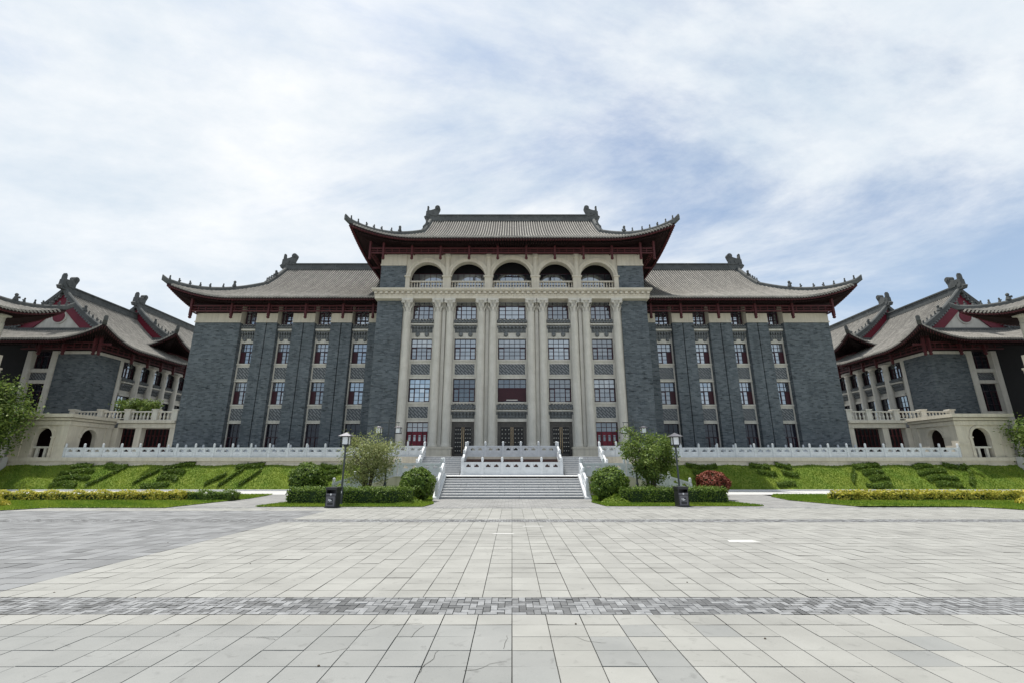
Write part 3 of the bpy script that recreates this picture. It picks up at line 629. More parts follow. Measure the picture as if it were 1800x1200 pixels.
# ================================================================ MAIN BUILDING
YT, YW = 44.0, 46.5; ZF = 2.78
bld = thing('main_building', (0, YT+8, ZF), 'long grey-brick hall with cream columned centre, arched loggia and upswept tiled roofs', 'building')
def tower():
    # core and brick corner piers
    xo = -X(664, 526, YT); xi = -X(699.5, 673, YT)
    b = MB().box(-xo+.5, xo-.5, YT+.75, YT+16, ZF-.3, Z(508, YT)-.2); b.build('core_wall', 'cream', bld)
    for s in (-1, 1):
        b = MB().box(s*xi, s*xo, YT, YT+16.002, ZF-.3, Z(526, YT)); b.build('brick_pier', 'brick', bld)
    zc0 = Z(526.5, YT-.4); zc1 = Z(508, YT-.8)
    # bays
    Yg = YT+.28
    bays = [(718.7, 756.5), (796.5, 835.5), (875, 925), (964.5, 1003.5), (1043.5, 1081.3)]
    edges = []
    for i, (p0, p1) in enumerate(bays):
        x0, x1 = X(p0, 673, Yg), X(p1, 673, Yg); edges.append((x0, x1)); outer = i in (0, 4)
        z = lambda py: Z(py, Yg)
        window(bld, x0, x1, z(561), z(529), Yg+.25, 4, 4, 1, tone=.35+.25*random.random())
        window(bld, x0, x1, z(632), z(595.5), Yg+.1, 4 if i != 2 else 5, 5, 2, singles=True, tone=(.42, .55, .42, .55, .3)[i])
        wc = window(bld, x0, x1, z(706), z(665), Yg+.1, 4 if i != 2 else 5, 5, 2, singles=(i != 2), tone=(.85, .24, .26, .26, .34)[i])
        if i == 2:      # red notice hung behind the middle window
            q = MB().box(x0+.05, x1-.05, Yg+.075, Yg+.095, z(704), z(681)); q.build('red_notice', 'casement', wc)['label'] = 'dark red sheet hung in the window above the middle door'
            q = MB().box(-.55, .55, Yg+.066, Yg+.075, z(703), z(701.5)); q.build('notice_line', 'stud', wc)
        spandrel(bld, x0-.05, x1+.05, z(665), z(632), z(658), z(639.5), Yg-.02)
        s = MB().box(x0-.05, x1+.05, Yg+.05, Yg+.45, z(595.5), z(561)); s.box(x0-.08, x1+.08, Yg-.06, Yg+.049, z(595.5), z(593)); s.build('window_lintel', 'cream', bld)
        for t in (.28, .72):
            xx = x0+(x1-x0)*t; k = MB().lathe(xx, Yg+.02, [(.05, z(592.2)), (.2, z(590.5)), (.24, z(587)), (.12, z(584.5))], 9); k.build('carved_block', 'greytile', bld)
        hood(bld, x0-.16, x1+.16, z(569), z(561.5), z(572.6), z(570), z(585), z(573.4), Yg+.04)
        if outer:
            spandrel(bld, x0-.05, x1+.05, z(741), z(706), z(734), z(714), Yg-.02)
            window(bld, x0, x1, z(784), z(741), Yg+.1, 4, 5, 2, singles=True, fr='casement', tone=.28); inner_leaves(x0, x1, z(784), z(758), Yg+.1)
            q = MB().box(x0-.05, x1+.05, Yg, Yg+.45, ZF-.3, z(784)); q.build('window_base', 'cream', bld)
        else:
            q = MB().box(x0-.05, x1+.05, Yg+.05, Yg+.45, z(740.5), z(706)); q.box(x0-.15, x1+.15, Yg-.14, Yg+.049, z(740.5), z(735.5)); q.box(x0-.1, x1+.1, Yg-.1, Yg+.049, z(708.5), z(706)); q.build('door_lintel', 'cream', bld)
            hood(bld, x0-.22, x1+.22, z(719), z(709), z(722.6), z(720.2), z(734.6), z(723), Yg+.04, n=8 if i != 2 else 10)
            door(x0, x1, ZF, z(740.5), Yg+.12)
        q = MB().box(x0-.05, x1+.05, Yg+.05, Yg+.45, z(529), zc0-.002); q.build('window_head', 'cream', bld)
    # stone between the bays, behind the columns
    bounds = [(-xi+.002, edges[0][0])]+[(edges[k][1], edges[k+1][0]) for k in range(4)]+[(edges[4][1], xi-.002)]
    for a, c in bounds:
        q = MB().box(a, c, YT+.12, YT+.8, ZF-.3, zc0-.002); m = (a+c)/2
        if c-a > 1.2: q.box(m-.17, m+.17, YT-.1, YT+.119, Z(785, YT), zc0-.002)
        q.build('pier', 'cream', bld)
    # columns and plinths
    yc = YT-.18; zp = Z(785, YT-.4)
    for s in (-1, 1):
        for x in (10.65, 7.54, 6.31, 3.12, 1.92): column(bld, s*x, yc, zp, zc0-.004, .41, 1.32)
        for x0, x1 in ((6.31-.6, 7.54+.6), (1.92-.6, 3.12+.6), (10.65-.6, 10.65+.6)):
            q = MB().box(s*x0, s*x1, yc-.62, YT+.118, ZF-.05, zp-.16); q.box(s*(x0-.06), s*(x1+.06), yc-.68, YT+.118, zp-.16, zp); q.box(s*(x0-.05), s*(x1+.05), yc-.66, YT+.118, ZF-.05, ZF+.16); q.build('plinth', 'cream_warm', bld)
    # cornice
    w = xo+.12; q = MB()
    q.box(-w, w, YT-.66, YT+1.0, zc0, zc0+.34); q.box(-w-.06, w+.06, YT-.72, YT+1.0, zc0+.34, zc0+.42); q.box(-w, w, YT-.60, YT+1, zc0+.42, zc0+.78)
    q.box(-w-.22, w+.22, YT-.86, YT+1.1, zc0+.78, zc0+.90); q.box(-w-.30, w+.30, YT-.94, YT+1.2, zc0+.90, zc0+1.06); q.box(-w-.24, w+.24, YT-.84, YT+1.2, zc0+1.06, zc0+1.12)
    q.build('cornice', 'cream_warm', bld)
    d = MB(); n = int(2*w/.56)
    for i in range(n+1):
        x = -w+.1+(2*w-.2)*i/n; d.box(x-.15, x+.15, YT-.80, YT-.601, zc0+.49, zc0+.73); d.box(x-.10, x+.10, YT-.84, YT-.801, zc0+.53, zc0+.69)
    d.build('dentils', 'cream_warm', bld, kind='stuff')
    # loggia storey
    z0 = zc0+1.06; zt = Z(446, YT); za = Z(488, YT)
    xb0, xb1 = -X(669, 487, YT), -X(713.5, 487, YT)
    for s in (-1, 1):
        MB().box(s*xb1, s*xb0, YT, YT+16, z0-.3, Z(467, YT)).build('brick_pier', 'brick', bld)
        q = MB().box(s*(xb1), s*(xb0+.02), YT-.02, YT+16, Z(467, YT), zt+1.2); q.box(s*xb1, s*(xb0+.07), YT-.07, YT-.021, Z(467.5, YT), Z(465, YT)); q.build('frieze_block', 'cream_warm', bld)
    ar = [(713.5, 786, 721, 779.5), (786, 859, 792, 853), (859, 941, 865.5, 934.5), (941, 1014, 947, 1008), (1014, 1086.5, 1020.5, 1079)]
    for i, (p0, p1, a0, a1) in enumerate(ar):
        x0, x1, ax0, ax1 = [X(p, 488, YT) for p in (p0, p1, a0, a1)]
        if i == 0: x0 = -xb1+.001
        if i == 4: x1 = xb1-.001
        q = MB(); arch_bay(q, x0, x1, z0-.3, zt+1.2, ax0, ax1, za, YT+.1, YT+.75); aw = q.build('loggia_arch', 'cream_warm', bld)
        q = MB(); r = (ax1-ax0)/2; c = (ax0+ax1)/2; arch_ring(q, c, za, r+.001, r+.42, YT-.0, YT+.099); arch_ring(q, c, za, r+.25, r+.46, YT-.06, YT-.001); q.build('archivolt', 'cream_warm', aw)
        q = MB(); baluster_run(q, ax0+.02, ax1-.02, YT+.25, z0+.3, Z(494.5, YT+.2)); q.box(ax0+.02, ax1-.02, YT+.05, YT+.5, z0-.05, z0+.299); q.build('balustrade', 'cream_warm', aw)
        # glazed doors at the back of the loggia
        yb = YT+2.0
        w_ = window(bld, ax0-.2, ax1+.2, z0, za+1.3, yb, 6, 2, 1, glass='glass', fr='casement', red=False, tone=.5, thick=.2)
    for p in (713.5+3.6, 786, 859, 941, 1014, 1086.5-3.6):
        x = X(p, 488, YT); wd = X(907, 488, YT) if abs(p-900) < 150 else .22
        q = MB().box(x-wd, x+wd, YT-.1, YT+.12, z0-.2, za); q.box(x-wd-.1, x+wd+.1, YT-.2, YT+.12, za, za+.16); q.build('impost', 'cream_warm', bld)
        if abs(p-900) < 150: MB().lathe(x, YT+.05, [(.26, za+.16), (.25, zt-.6), (.32, zt-.5), (.32, zt-.1)], 12).build('half_column', 'cream_warm', bld)
    MB().box(-xb0-.05, xb0+.05, YT-.14, YT-.072, Z(447.5, YT-.1), zt+1.3).build('eave_shade_board', 'darkwood', bld)  # dark sheet puts the shade under the eave into the wall colour
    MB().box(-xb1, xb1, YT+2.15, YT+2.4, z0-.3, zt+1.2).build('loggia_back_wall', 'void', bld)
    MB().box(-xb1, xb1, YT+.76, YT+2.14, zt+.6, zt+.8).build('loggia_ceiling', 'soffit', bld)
    MB().box(-xb0+.01, xb0-.01, YT+.2, YT+15.9, z0-.5, z0-.02).build('loggia_floor', 'granite', bld)
    MB().box(-xb0+.2, xb0-.2, YT+2.5, YT+15.9, z0-.1, zt+2.5).build('upper_wall', 'brick', bld)
    mp = lambda a, b_, z: (a, 52.0+b_, z)
    roof(bld, mp, 16.3, 10.5, 10.4, 24.35, 32.25, xb0+.1, 8.0, lift=1.5, fl=.25, ribs='few', orn=1.9)
    eave_frieze(bld, mp, -14.75, 14.75, -9.05, Z(436.5, 43), Z(446.5, 43), [s*x for s in (-1, 1) for x in (1.48, 4.45, 7.42, 10.39, 13.36, 14.75)], .35)
    for s in (-1, 1):   # returns of the lattice at the sides
        mps = lambda a, b_, z, s=s: (s*14.75-s*b_*0, 52.0+a, z) if False else (s*(14.75)+0*b_+s*b_, 52.0+a, z)
        eave_frieze(bld, mps, -9.0, 8.0, 0.0, Z(436.5, 43), Z(446.5, 43), [-4.5, 0, 4.5], .35)
def inner_leaves(x0, x1, z0, z1, Y):      # red door leaves standing behind the ground-floor window
    for k in range(4):
        a = x0+.09+(x1-x0-.18)*k/4; c = x0+.09+(x1-x0-.18)*(k+1)/4; q = MB()
        q.box(a+.02, a+.13, Y+.0, Y+.05, z0+.08, z1); q.box(c-.13, c-.02, Y+.0, Y+.05, z0+.08, z1); q.box(a+.131, c-.131, Y+.0, Y+.05, z1-.3, z1); q.box(a+.131, c-.131, Y+.0, Y+.05, z0+.08, z0+.5)
        q.build('red_door_leaf', 'red', bld)
def door(x0, x1, z0, z1, Y):
    q = MB(); w = .16
    q.box(x0, x0+w, Y-.05, Y+.2, z0, z1); q.box(x1-w, x1, Y-.05, Y+.2, z0, z1); q.box(x0+w, x1-w, Y-.05, Y+.2, z1-.28, z1)
    d = q.build('door', 'doorbronze', bld); m = (x0+x1)/2
    q = MB()
    for a, c in ((x0+w, m-.01), (m+.01, x1-w)):
        q.box(a, a+.14, Y, Y+.1, z0+.02, z1-.28); q.box(c-.14, c, Y, Y+.1, z0+.02, z1-.28); q.box(a+.14, c-.14, Y, Y+.1, z1-.5, z1-.28); q.box(a+.14, c-.14, Y, Y+.1, z0+.02, z0+.35)
    q.build('leaf_frame', 'doorbronze', d)
    q = MB().box(x0+w+.1, x1-w-.1, Y+.05, Y+.09, z0+.2, z1-.4); q.build('leaf_panel', 'doordark', d)
    st = MB()
    for a, c in ((x0+w+.14, m-.15), (m+.15, x1-w-.14)):
        for i in range(3):
            for j in range(6):
                xx = a+(c-a)*(i+.5)/3; zz = z0+.6+(z1-z0-1.35)*j/5
                st.lathe(xx, Y+.02, [(.055, zz-.05), (.07, zz), (.055, zz+.05)], 7)
    st.build('door_studs', 'stud', d, kind='stuff')
    for s in (-1, 1): MB().tube([(m+s*.09, Y-.07, z0+.4), (m+s*.09, Y-.07, z1-.5)], .03, 8).build('handle', 'brass', d)
    MB().box(x0-.3, x0, Y-.08, Y+.25, z0, z1).build('door_jamb', 'cream', d); MB().box(x1, x1+.3, Y-.08, Y+.25, z0, z1).build('door_jamb', 'cream', d)
tower()
def wing(s):
    Yr = YW+.6; xo = -X(346, 553, YW); xin = 13.3
    zb, zt = ZF-.3, Z(567, YW); ztop = zt+2.6
    zz = lambda py: Z(py, Yr)
    # recessed strips: inner and outer edges (measured on the left wing, mirrored)
    strips = [(-X(646, 621, Yr)-.05, -X(618.5, 621, Yr)+.1), (-X(579, 621, Yr)-.05, -X(553, 621, Yr)+.1), (-X(511.5, 621, Yr)-.05, -X(486.5, 621, Yr)+.1), (-X(447, 621, Yr)-.05, -X(421.5, 621, Yr)+.1)]
    MB().box(s*xin, s*(xo-.3), Yr+.5, YW+17, zb, ztop).build('core_wall', 'brick', bld)
    segs = [(xin, strips[0][0])]+[(strips[k][1], strips[k+1][0]) for k in range(3)]+[(strips[3][1], xo)]
    for k, (a, c) in enumerate(segs):
        parts = [(a, c)] if k in (0, 4) else [(a, (a+c)/2-.045), ((a+c)/2+.045, c)]
        for p0, p1 in parts:
            q = MB().box(s*p0, s*p1, YW, (YW+17.01 if k == 4 else Yr+.49), zb, zt); q.build('brick_pilaster', 'brick', bld)
        if len(parts) == 2: MB().box(s*parts[0][1], s*parts[1][0], YW+.14, Yr+.49, zb, zt).build('expansion_joint', 'void', bld)
        q = MB().box(s*a, s*c, YW-.03, (YW+17.01 if k == 4 else Yr+.49), zt, ztop); q.box(s*a, s*(c+(.06 if k == 4 else 0)), YW-.09, YW-.031, zt, zt+.14)
        q.build('frieze_block', 'cream_warm', bld)
        MB().box(s*a, s*c, YW-.16, YW-.031, zt+1.02, ztop).build('eave_shade_board', 'darkwood', bld)  # upper frieze covered dark to paint the shade behind the lattice
    for x0, x1 in strips:
        a, c = (x0, x1) if s > 0 else (-x1, -x0)
        W = lambda *k, **kw: window(bld, a+.12, c-.12, *k, **kw)
        W(zz(570.5), zz(543), Yr+.15, 3, 4, 1); sl = 0 if s < 0 else 2; W(zz(639), zz(603.6), Yr+.1, 3, 5, 2, solid=sl, tone=.3+.35*random.random()); W(zz(710.6), zz(671), Yr+.1, 3, 5, 2, solid=sl, tone=.3+.45*random.random()); W(ZF+.05, zz(744), Yr+.05, 3, 5, 2, glass='glass_dark', fr='frame')
        spandrel(bld, a+.02, c-.02, zz(671), zz(639), zz(666), zz(645.5), Yr-.02, m=.14); spandrel(bld, a+.02, c-.02, zz(744), zz(710.6), zz(738.5), zz(717.5), Yr-.02, m=.14)
        q = MB().box(a+.02, c-.02, Yr+.03, Yr+.45, zz(603.6), zz(570.5)); q.box(a-.0+.02, c-.02, Yr-.05, Yr+.029, zz(603.6), zz(600.8)); q.build('window_lintel', 'cream', bld)
        for t in (.25, .75):
            xx = a+(c-a)*t; MB().lathe(xx, Yr, [(.05, zz(600.3)), (.16, zz(599.3)), (.2, zz(597.5)), (.12, zz(595.5))], 8).build('carved_block', 'greytile', bld)
        hood(bld, a+.03, c-.03, zz(578.4), zz(570.8), zz(582.6), zz(579.6), zz(596), zz(583.3), Yr+.02, n=6)
        for e in (a, c-.12): MB().box(e, e+.12, Yr-.02, Yr+.4, zb, zz(570)).build('stone_jamb', 'cream', bld)
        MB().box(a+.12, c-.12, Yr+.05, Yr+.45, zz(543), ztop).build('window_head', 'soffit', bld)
    return xo
XO = wing(-1); wing(1)
mpw = lambda a, b_, z: (a, 55.0+b_, z)
for sd_ in (-1, 1): roof(bld, mpw, XO+1.7, 10.7, 29.6, 18.95, 26.85, XO+.02, 8.45, lift=1.5, fl=.25, amin=13.55, ribs='few', orn=2.0, side=sd_, ends=(sd_ < 0, sd_ > 0))
pp = [abs(X(p, 560, 45.5)) for p in (405, 470.5, 536, 602, 655)]+[abs(X(333, 560, 45.5))]
for s in (-1, 1):
    lo, hi = sorted((s*14.0, s*pp[-1]))
    eave_frieze(bld, mpw, lo, hi, -9.5, Z(537, 45.5), Z(548, 45.5), [s*p for p in pp], .45)
    mps = lambda a, b_, z, s=s: (s*pp[-1]+s*b_, 55.0+a, z)
    eave_frieze(bld, mps, -9.4, 9, 0.0, Z(537, 45.5), Z(548, 45.5), [-5, 0, 5], .45)
# ================================================================ SIDE BUILDINGS
def side_building(s):
    XS, Y0, XC = 45.8, 48.4, 52.0
    lab = 'grey-brick side hall with tiled gable, %s' % ('behind the arcade with roof bushes' if s < 0 else 'behind the arcade without roof plants')
    sb = thing('side_building', (s*XC, 56, ZF), lab, 'building')
    bx = lambda b, x0, x1, y0, y1, z0, z1: b.box(s*x0, s*x1, y0, y1, z0, z1)
    top = 13.85
    # end wall (towards the plaza) and long wall (towards the main building)
    b = MB(); bx(b, XS+.4, 58.2, Y0+.6, 88, ZF-.3, 15.0); b.build('core_wall', 'void', sb)
    b = MB(); bx(b, XS, 49.9, Y0, Y0+.59, ZF-.3, top); bx(b, XS, XS+.39, Y0+.59, 51.7, ZF-.3, top); b.build('brick_wall', 'brick', sb)
    b = MB(); bx(b, XS-.05, 49.9, Y0-.05, Y0+.59, top, top+.32); bx(b, XS-.05, XS+.39, Y0+.59, 64.5, top, top+.32); b.build('frieze_block', 'cream', sb)
    b = MB(); bx(b, XS-.02, 53.2, Y0-.02, Y0+.59, top+.321, top+1.3); bx(b, XS-.02, XS+.39, Y0+.59, 64.5, top+.321, top+1.3); b.build('eave_shade_board', 'darkwood', sb)  # under-eave shade painted as a dark band above the frieze
    b = MB(); bx(b, 49.9, 50.5, Y0-.12, Y0+.59, ZF-.3, top+.3); b.build('pier', 'cream', sb)
    b = MB(); bx(b, 52.6, 53.2, Y0-.12, Y0+.59, ZF-.3, top+.3); b.build('pier', 'cream', sb)
    a, c = sorted((s*50.5, s*52.6))
    for z0, z1 in ((12.2, 14.2), (7.6, 10.6), (ZF, 6.2)): window(sb, a, c, z0, z1, Y0+.35, 3, 4, 1, glass='glass_dark')
    for z0, z1 in ((11.8, 12.2), (10.6, 10.95), (7.2, 7.6), (6.2, 6.5)):
        b = MB(); bx(b, 50.5, 52.6, Y0+.0, Y0+.5, z0, z1); b.build('stone_band', 'cream', sb)
    b = MB(); bx(b, 50.5, 52.6, Y0+.2, Y0+.5, 10.95, 11.8); b.build('lattice_panel', 'lattice', sb)
    b = MB(); bx(b, 50.5, 52.6, Y0+.2, Y0+.5, 6.5, 7.2); b.build('lattice_panel', 'lattice', sb)
    # colonnaded bays on the long side
    ms = lambda u, d, z: (s*(XS+d), u, z)
    ys = [52.15, 54.3, 56.45, 58.6, 60.75, 62.9]
    b = MB(); bx(b, XS-.1, XS+.39, 51.7, 52.1, ZF-.3, top); b.build('pier', 'cream', sb)
    for y in ys[1:]: column(sb, s*(XS-.12), y, ZF+.5, top+.002, .36, .8, 14, rich=False)
    b = MB(); bx(b, XS-.6, XS+.38, 52.1, 63.2, ZF-.3, ZF+.5); b.build('plinth', 'cream', sb)
    for y0, y1 in zip(ys[:-1], ys[1:]):
        a, c = y0+.38, y1-.38
        window(sb, a, c, 12.0, top, .2, 3, 3, 1, mp=ms); window(sb, a, c, 6.6, 9.9, .2, 3, 5, 2, mp=ms); window(sb, a, c, ZF+.5, 5.4, .2, 3, 4, 1, mp=ms, glass='glass_dark')
        b = MB(); bx(b, XS+.15, XS+.39, a-.3, c+.3, 9.9, 12.0); bx(b, XS+.0, XS+.149, a-.05, c+.05, 9.9, 10.15); b.build('window_lintel', 'cream', sb)
        hood(sb, a-.02, c+.02, 11.6, 12.0, 11.38, 11.55, 10.55, 11.33, .14, mp=ms, n=6)
        spandrel(sb, a-.02, c+.02, 5.4, 6.6, 5.65, 6.3, .12, mp=ms, m=.12)
    b = MB(); bx(b, XS, XS+.39, 63.2, 88, ZF-.3, top); b.build('brick_wall', 'brick', sb)
    # roofs: the front one, and a higher one behind it
    mp = lambda a_, b_, z: (s*(XC+b_), 54.6+a_, z)
    rb = 'few' if s < 0 else 'few'
    roof(sb, mp, 8.4, 8.4, 5.4, 15.0, 21.5, 6.2, 6.2, lift=1.55, fl=.3, Lc=5.5, ends=(1, 0), ribs='fw', gable=True, orn=1.9)
    mp2 = lambda a_, b_, z: (s*(XC+b_), 72.0+a_, z)
    roof(sb, mp2, 15.7, 8.4, 12.7, 16.7, 23.1, 13.5, 6.2, lift=1.8, fl=.4, Lc=5.5, ends=(1, 0), ribs='fw', orn=1.9)
    b = MB(); bx(b, XS, 58.2, 58.6, 88, top+1.31, 16.8); b.build('upper_wall', 'redwood', sb)
    fz = lambda a_, b_, z: (s*(XS-1.1-b_), a_, z)
    eave_frieze(sb, fz, Y0-.9, 63.0, 0.0, top+1.05, top+.25, [Y0-.9, 51.9]+ys[1:], .3)
    fz2 = lambda a_, b_, z: (s*a_, Y0-1.1+b_, z)
    eave_frieze(sb, fz2, XS-.9, 53, 0.0, top+1.05, top+.25, [XS-.9+.2, 48.4, 51], .3)
    bx2 = lambda b, x0, x1, y0, y1, z0, z1: b.box(s*(x0+1.2), s*(x1+1.2), y0, y1, z0, z1)
    # projecting front block with balconies
    fb = MB(); bx2(fb, 49.4, 60, 33.6, 41.0, -.1, 15.8); fb.build('core_wall', 'void', sb)
    b = MB(); bx2(b, 49.0, 60, 41.0, 41.5, -.1, 15.6); b.build('brick_wall', 'brick', sb)
    for z0, z1 in ((10.15, 10.5), (10.5, 10.68), (6.5, 6.9), (6.9, 7.1), (2.6, 2.9)):
        b = MB(); e = .12 if z0 in (10.5, 6.9) else 0; bx2(b, 45.9-e, 49.39, 33.5, 40.9, z0, z1); b.build('balcony_slab', 'cream_warm', sb)
    mb = lambda u, d, z: (s*(47.35+d), u, z)
    b = MB(); baluster_run(b, 33.6, 40.6, 0, 10.68, 11.65, mp=mb); b.build('balustrade', 'cream_warm', sb)
    for y in (34.0, 37.3, 40.55):
        b = MB(); bx2(b, 45.95, 46.4, y-.22, y+.22, 10.68, 11.85); b.build('balustrade_post', 'cream_warm', sb)
        column(sb, s*48.1, y, 10.68, 15.7, .33, .8, 14, rich=False)
        b = MB(); bx2(b, 46.3, 47.0, y-.33, y+.33, -.1, 10.1); b.build('pier', 'cream_warm', sb)
    a0 = (35.65, 38.95)
    for y in a0:
        b = MB(); bx2(b, 46.4, 46.8, y-.2, y+.2, 7.1, 10.12); b.build('pier', 'cream_warm', sb)
    mg = lambda u, d, z: (s*(49.3-d), u, z)
    mg2 = lambda u, d, z: (s*(50.4+d), u, z)
    for z0, z1 in ((10.7, 15), (7.1, 10.1), (2.9, 6.4)): window(sb, 34, 40.6, z0, z1, 0, 5, 3, 1, mp=mg2, glass='glass_dark', red=False)
    mp3 = lambda a_, b_, z: (s*(54.9+b_), 37.3+a_, z)
    roof(sb, mp3, 6.0, 9.0, 2.6, 15.8, 21.0, 4.3, 6.7, lift=1.6, fl=.4, Lc=5, ribs='fe', orn=1.6)
    return sb
side_building(-1); side_building(1)

# ================================================================ STONE ARCADES
def arcade(s):
    lab = 'pale stone arcade with %s' % ('two leafy bushes behind its roof balustrade' if s < 0 else 'an empty balustraded roof terrace')
    ac = thing('stone_arcade', (s*41, 44.5, 2.74), lab, 'arcade')
    x0, x1, Yf, Yb, zb, zw, zc = 40.55, 45.2, 42.0, 46.6, 2.74, 5.62, 6.6
    bx = lambda b, a, c, y0, y1, z0, z1: b.box(s*a, s*c, y0, y1, z0, z1)
    mf = lambda u, d, z: (s*u, Yf+d, z); ml = lambda u, d, z: (s*(x0+d), u, z)
    b = MB(); arch_bay(b, x0+.41, x1, zb, zw, 41.85, 43.5, 4.55, 0, .4, mp=mf); arch_ring(b, 42.675, 4.55, .83, 1.05, -.07, -.002, mp=mf); w1 = b.build('arch_wall', 'cream_warm', ac)
    b = MB(); arch_bay(b, Yf, Yb, zb, zw, 43.4, 45.0, 4.55, 0, .4, mp=ml); arch_ring(b, 44.2, 4.55, .81, 1.03, -.07, -.002, mp=ml); b.build('arch_wall', 'cream_warm', ac)
    for (a, c) in ((x0-.08, x0+.72), (x1-.75, x1+.08)):
        b = MB(); bx(b, a, c, Yf-.09, Yf-.003, zb, zw-.002); bx(b, a-.04, c+.04, Yf-.14, Yf-.091, 3.85, 4.02); bx(b, a-.04, c+.04, Yf-.14, Yf-.091, zb, zb+.2); b.build('corner_pilaster', 'cream_warm', ac)
    b = MB()
    for a in (41.6, 43.5): bx(b, a, a+.25, Yf-.07, Yf-.003, zb, 4.45); bx(b, a-.06, a+.31, Yf-.11, Yf-.003, 4.45, 4.58)
    b.build('impost', 'cream_warm', ac)
    for y0_, y1_ in ((Yb-.7, Yb-.05), (Yf, Yf+.6)):
        b = MB(); bx(b, x0-.09, x0-.003, y0_, y1_, zb, zw-.002); b.build('corner_pilaster', 'cream_warm', ac)
    b = MB(); bx(b, x0+.41, x1-.41, 45.4, 45.6, zb, zw-.002); b.build('shade_lining', 'darkwood', ac)  # dark sheet added to paint the shade inside the pavilion
    b = MB(); bx(b, x0+.41, x1-.41, Yf+.41, 45.39, zw-.08, zw-.003); b.build('ceiling', 'darkwood', ac)  # dark overhead sheet, part of the painted interior shade
    b = MB(); bx(b, x1-.5, x1-.41, Yf+.41, 45.39, zb, zw-.09); b.build('shade_lining', 'darkwood', ac)  # dark side sheet, interior shade put into its colour
    # low stone rail in the front arch
    b = MB(); bx(b, 41.85, 43.5, Yf+.08, Yf+.3, 3.55, 3.72); bx(b, 42.2, 42.42, Yf+.1, Yf+.28, zb, 3.55); bx(b, 42.95, 43.17, Yf+.1, Yf+.28, zb, 3.55); b.build('arch_rail', 'cream', ac)
    # entablature of the pavilion
    b = MB(); bx(b, x0-.16, x1+.12, Yf-.16, Yb, zw, zw+.36); bx(b, x0-.02, x1+.02, Yf-.02, Yb, zw+.36, zw+.42); bx(b, x0-.32, x1+.26, Yf-.32, Yb, zw+.42, zw+.62); bx(b, x0-.14, x1+.12, Yf-.14, Yb, zw+.62, zw+.68); bx(b, x0-.55, x1+.45, Yf-.55, Yb, zw+.68, zc); b.build('entablature', 'cream_warm', ac)
    b = MB(); bx(b, x1-.4, x1-.002, Yf+.41, 50, zb, zw-.002); b.build('back_wall', 'cream', ac)
    # straight range up to the main building
    xe = XO+.03; ye = Yb
    b = MB(); bx(b, xe, x0-.58, ye-.1, ye+1.6, 5.72, 6.12); bx(b, xe, x0-.58, ye+.03, ye+1.6, 6.12, 6.18); bx(b, xe, x0-.57, ye-.3, ye+1.6, 6.18, 6.45); b.build('entablature', 'cream_warm', ac)
    for x in (xe+.25, X(240, 770, ye)*-1, x0-.3):
        b = MB(); bx(b, x-.3, x+.3, ye, ye+.6, zb, 5.72); b.build('pier', 'cream_warm', ac)
    b = MB(); bx(b, xe, 45.0, ye+1.61, 48.2, 5.9, 6.44); b.build('roof_slab', 'granite', ac)
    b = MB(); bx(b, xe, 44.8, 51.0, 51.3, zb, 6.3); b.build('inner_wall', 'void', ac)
    # timber lattice screen in the shade of the range
    b = MB()
    for i in range(26):
        x = xe+.2+i*.42; bx(b, x-.05, x+.05, 48.6, 48.7, zb, 5.9)
    for z in (3.2, 3.9, 5.0): bx(b, xe, 44.8, 48.71, 48.78, z, z+.1)
    b.build('timber_screen', 'redwood', ac)
    # roof balustrade
    posts = [xe+.2, 36.4, 39.2, 42.0, 44.9]
    for p in posts:
        b = MB(); bx(b, p-.24, p+.24, ye-.2, ye+.28, 6.45 if p < 40.5 else zc, 7.45); bx(b, p-.33, p+.33, ye-.29, ye+.37, 7.45, 7.58); b.build('balustrade_post', 'cream', ac)
    mr = lambda u, d, z: (s*u, ye+.04+d, z)
    for p, q in zip(posts[:-1], posts[1:]):
        b = MB(); baluster_run(b, p+.24, q-.24, 0, 6.45 if q < 41 else zc, 7.4, mp=mr, step=.34, r=.1); b.build('balustrade', 'cream', ac)
    return ac
arcade(-1); arcade(1)

# ================================================================ TERRACE, STAIRS, BALUSTRADES
def terrace():
    b = MB().box(-46, 46, 42.0, 64, -.2, 2.74); t = struct(b.build('terrace', 'granite'))
    b = MB().box(-9.9, 9.9, 38.1, 41.99, -.2, 2.742); b.build('terrace_front', 'granite', t)
    for s in (-1, 1):
        b = MB().box(s*9.9, s*46, 41.86, 41.995, -.1, 2.42); b.box(s*9.9, s*46, 41.72, 42.2, 2.42, 2.745); b.box(s*9.9, s*46, 41.80, 41.859, 1.9, 2.2); b.build('retaining_wall', 'cream_warm', t)
        b = MB().box(s*9.901, s*10.05, 37.95, 41.71, -.1, 2.743); b.build('retaining_wall', 'cream_warm', t)
    b = MB().box(7.2, 9.9, 37.95, 38.09, 1.2, 2.743); b.box(-9.9, -7.2, 37.95, 38.09, 1.2, 2.743); b.box(-3.9, 3.9, 38.0, 38.09, 1.2, 2.743); b.build('retaining_wall', 'cream_warm', t)
terrace()
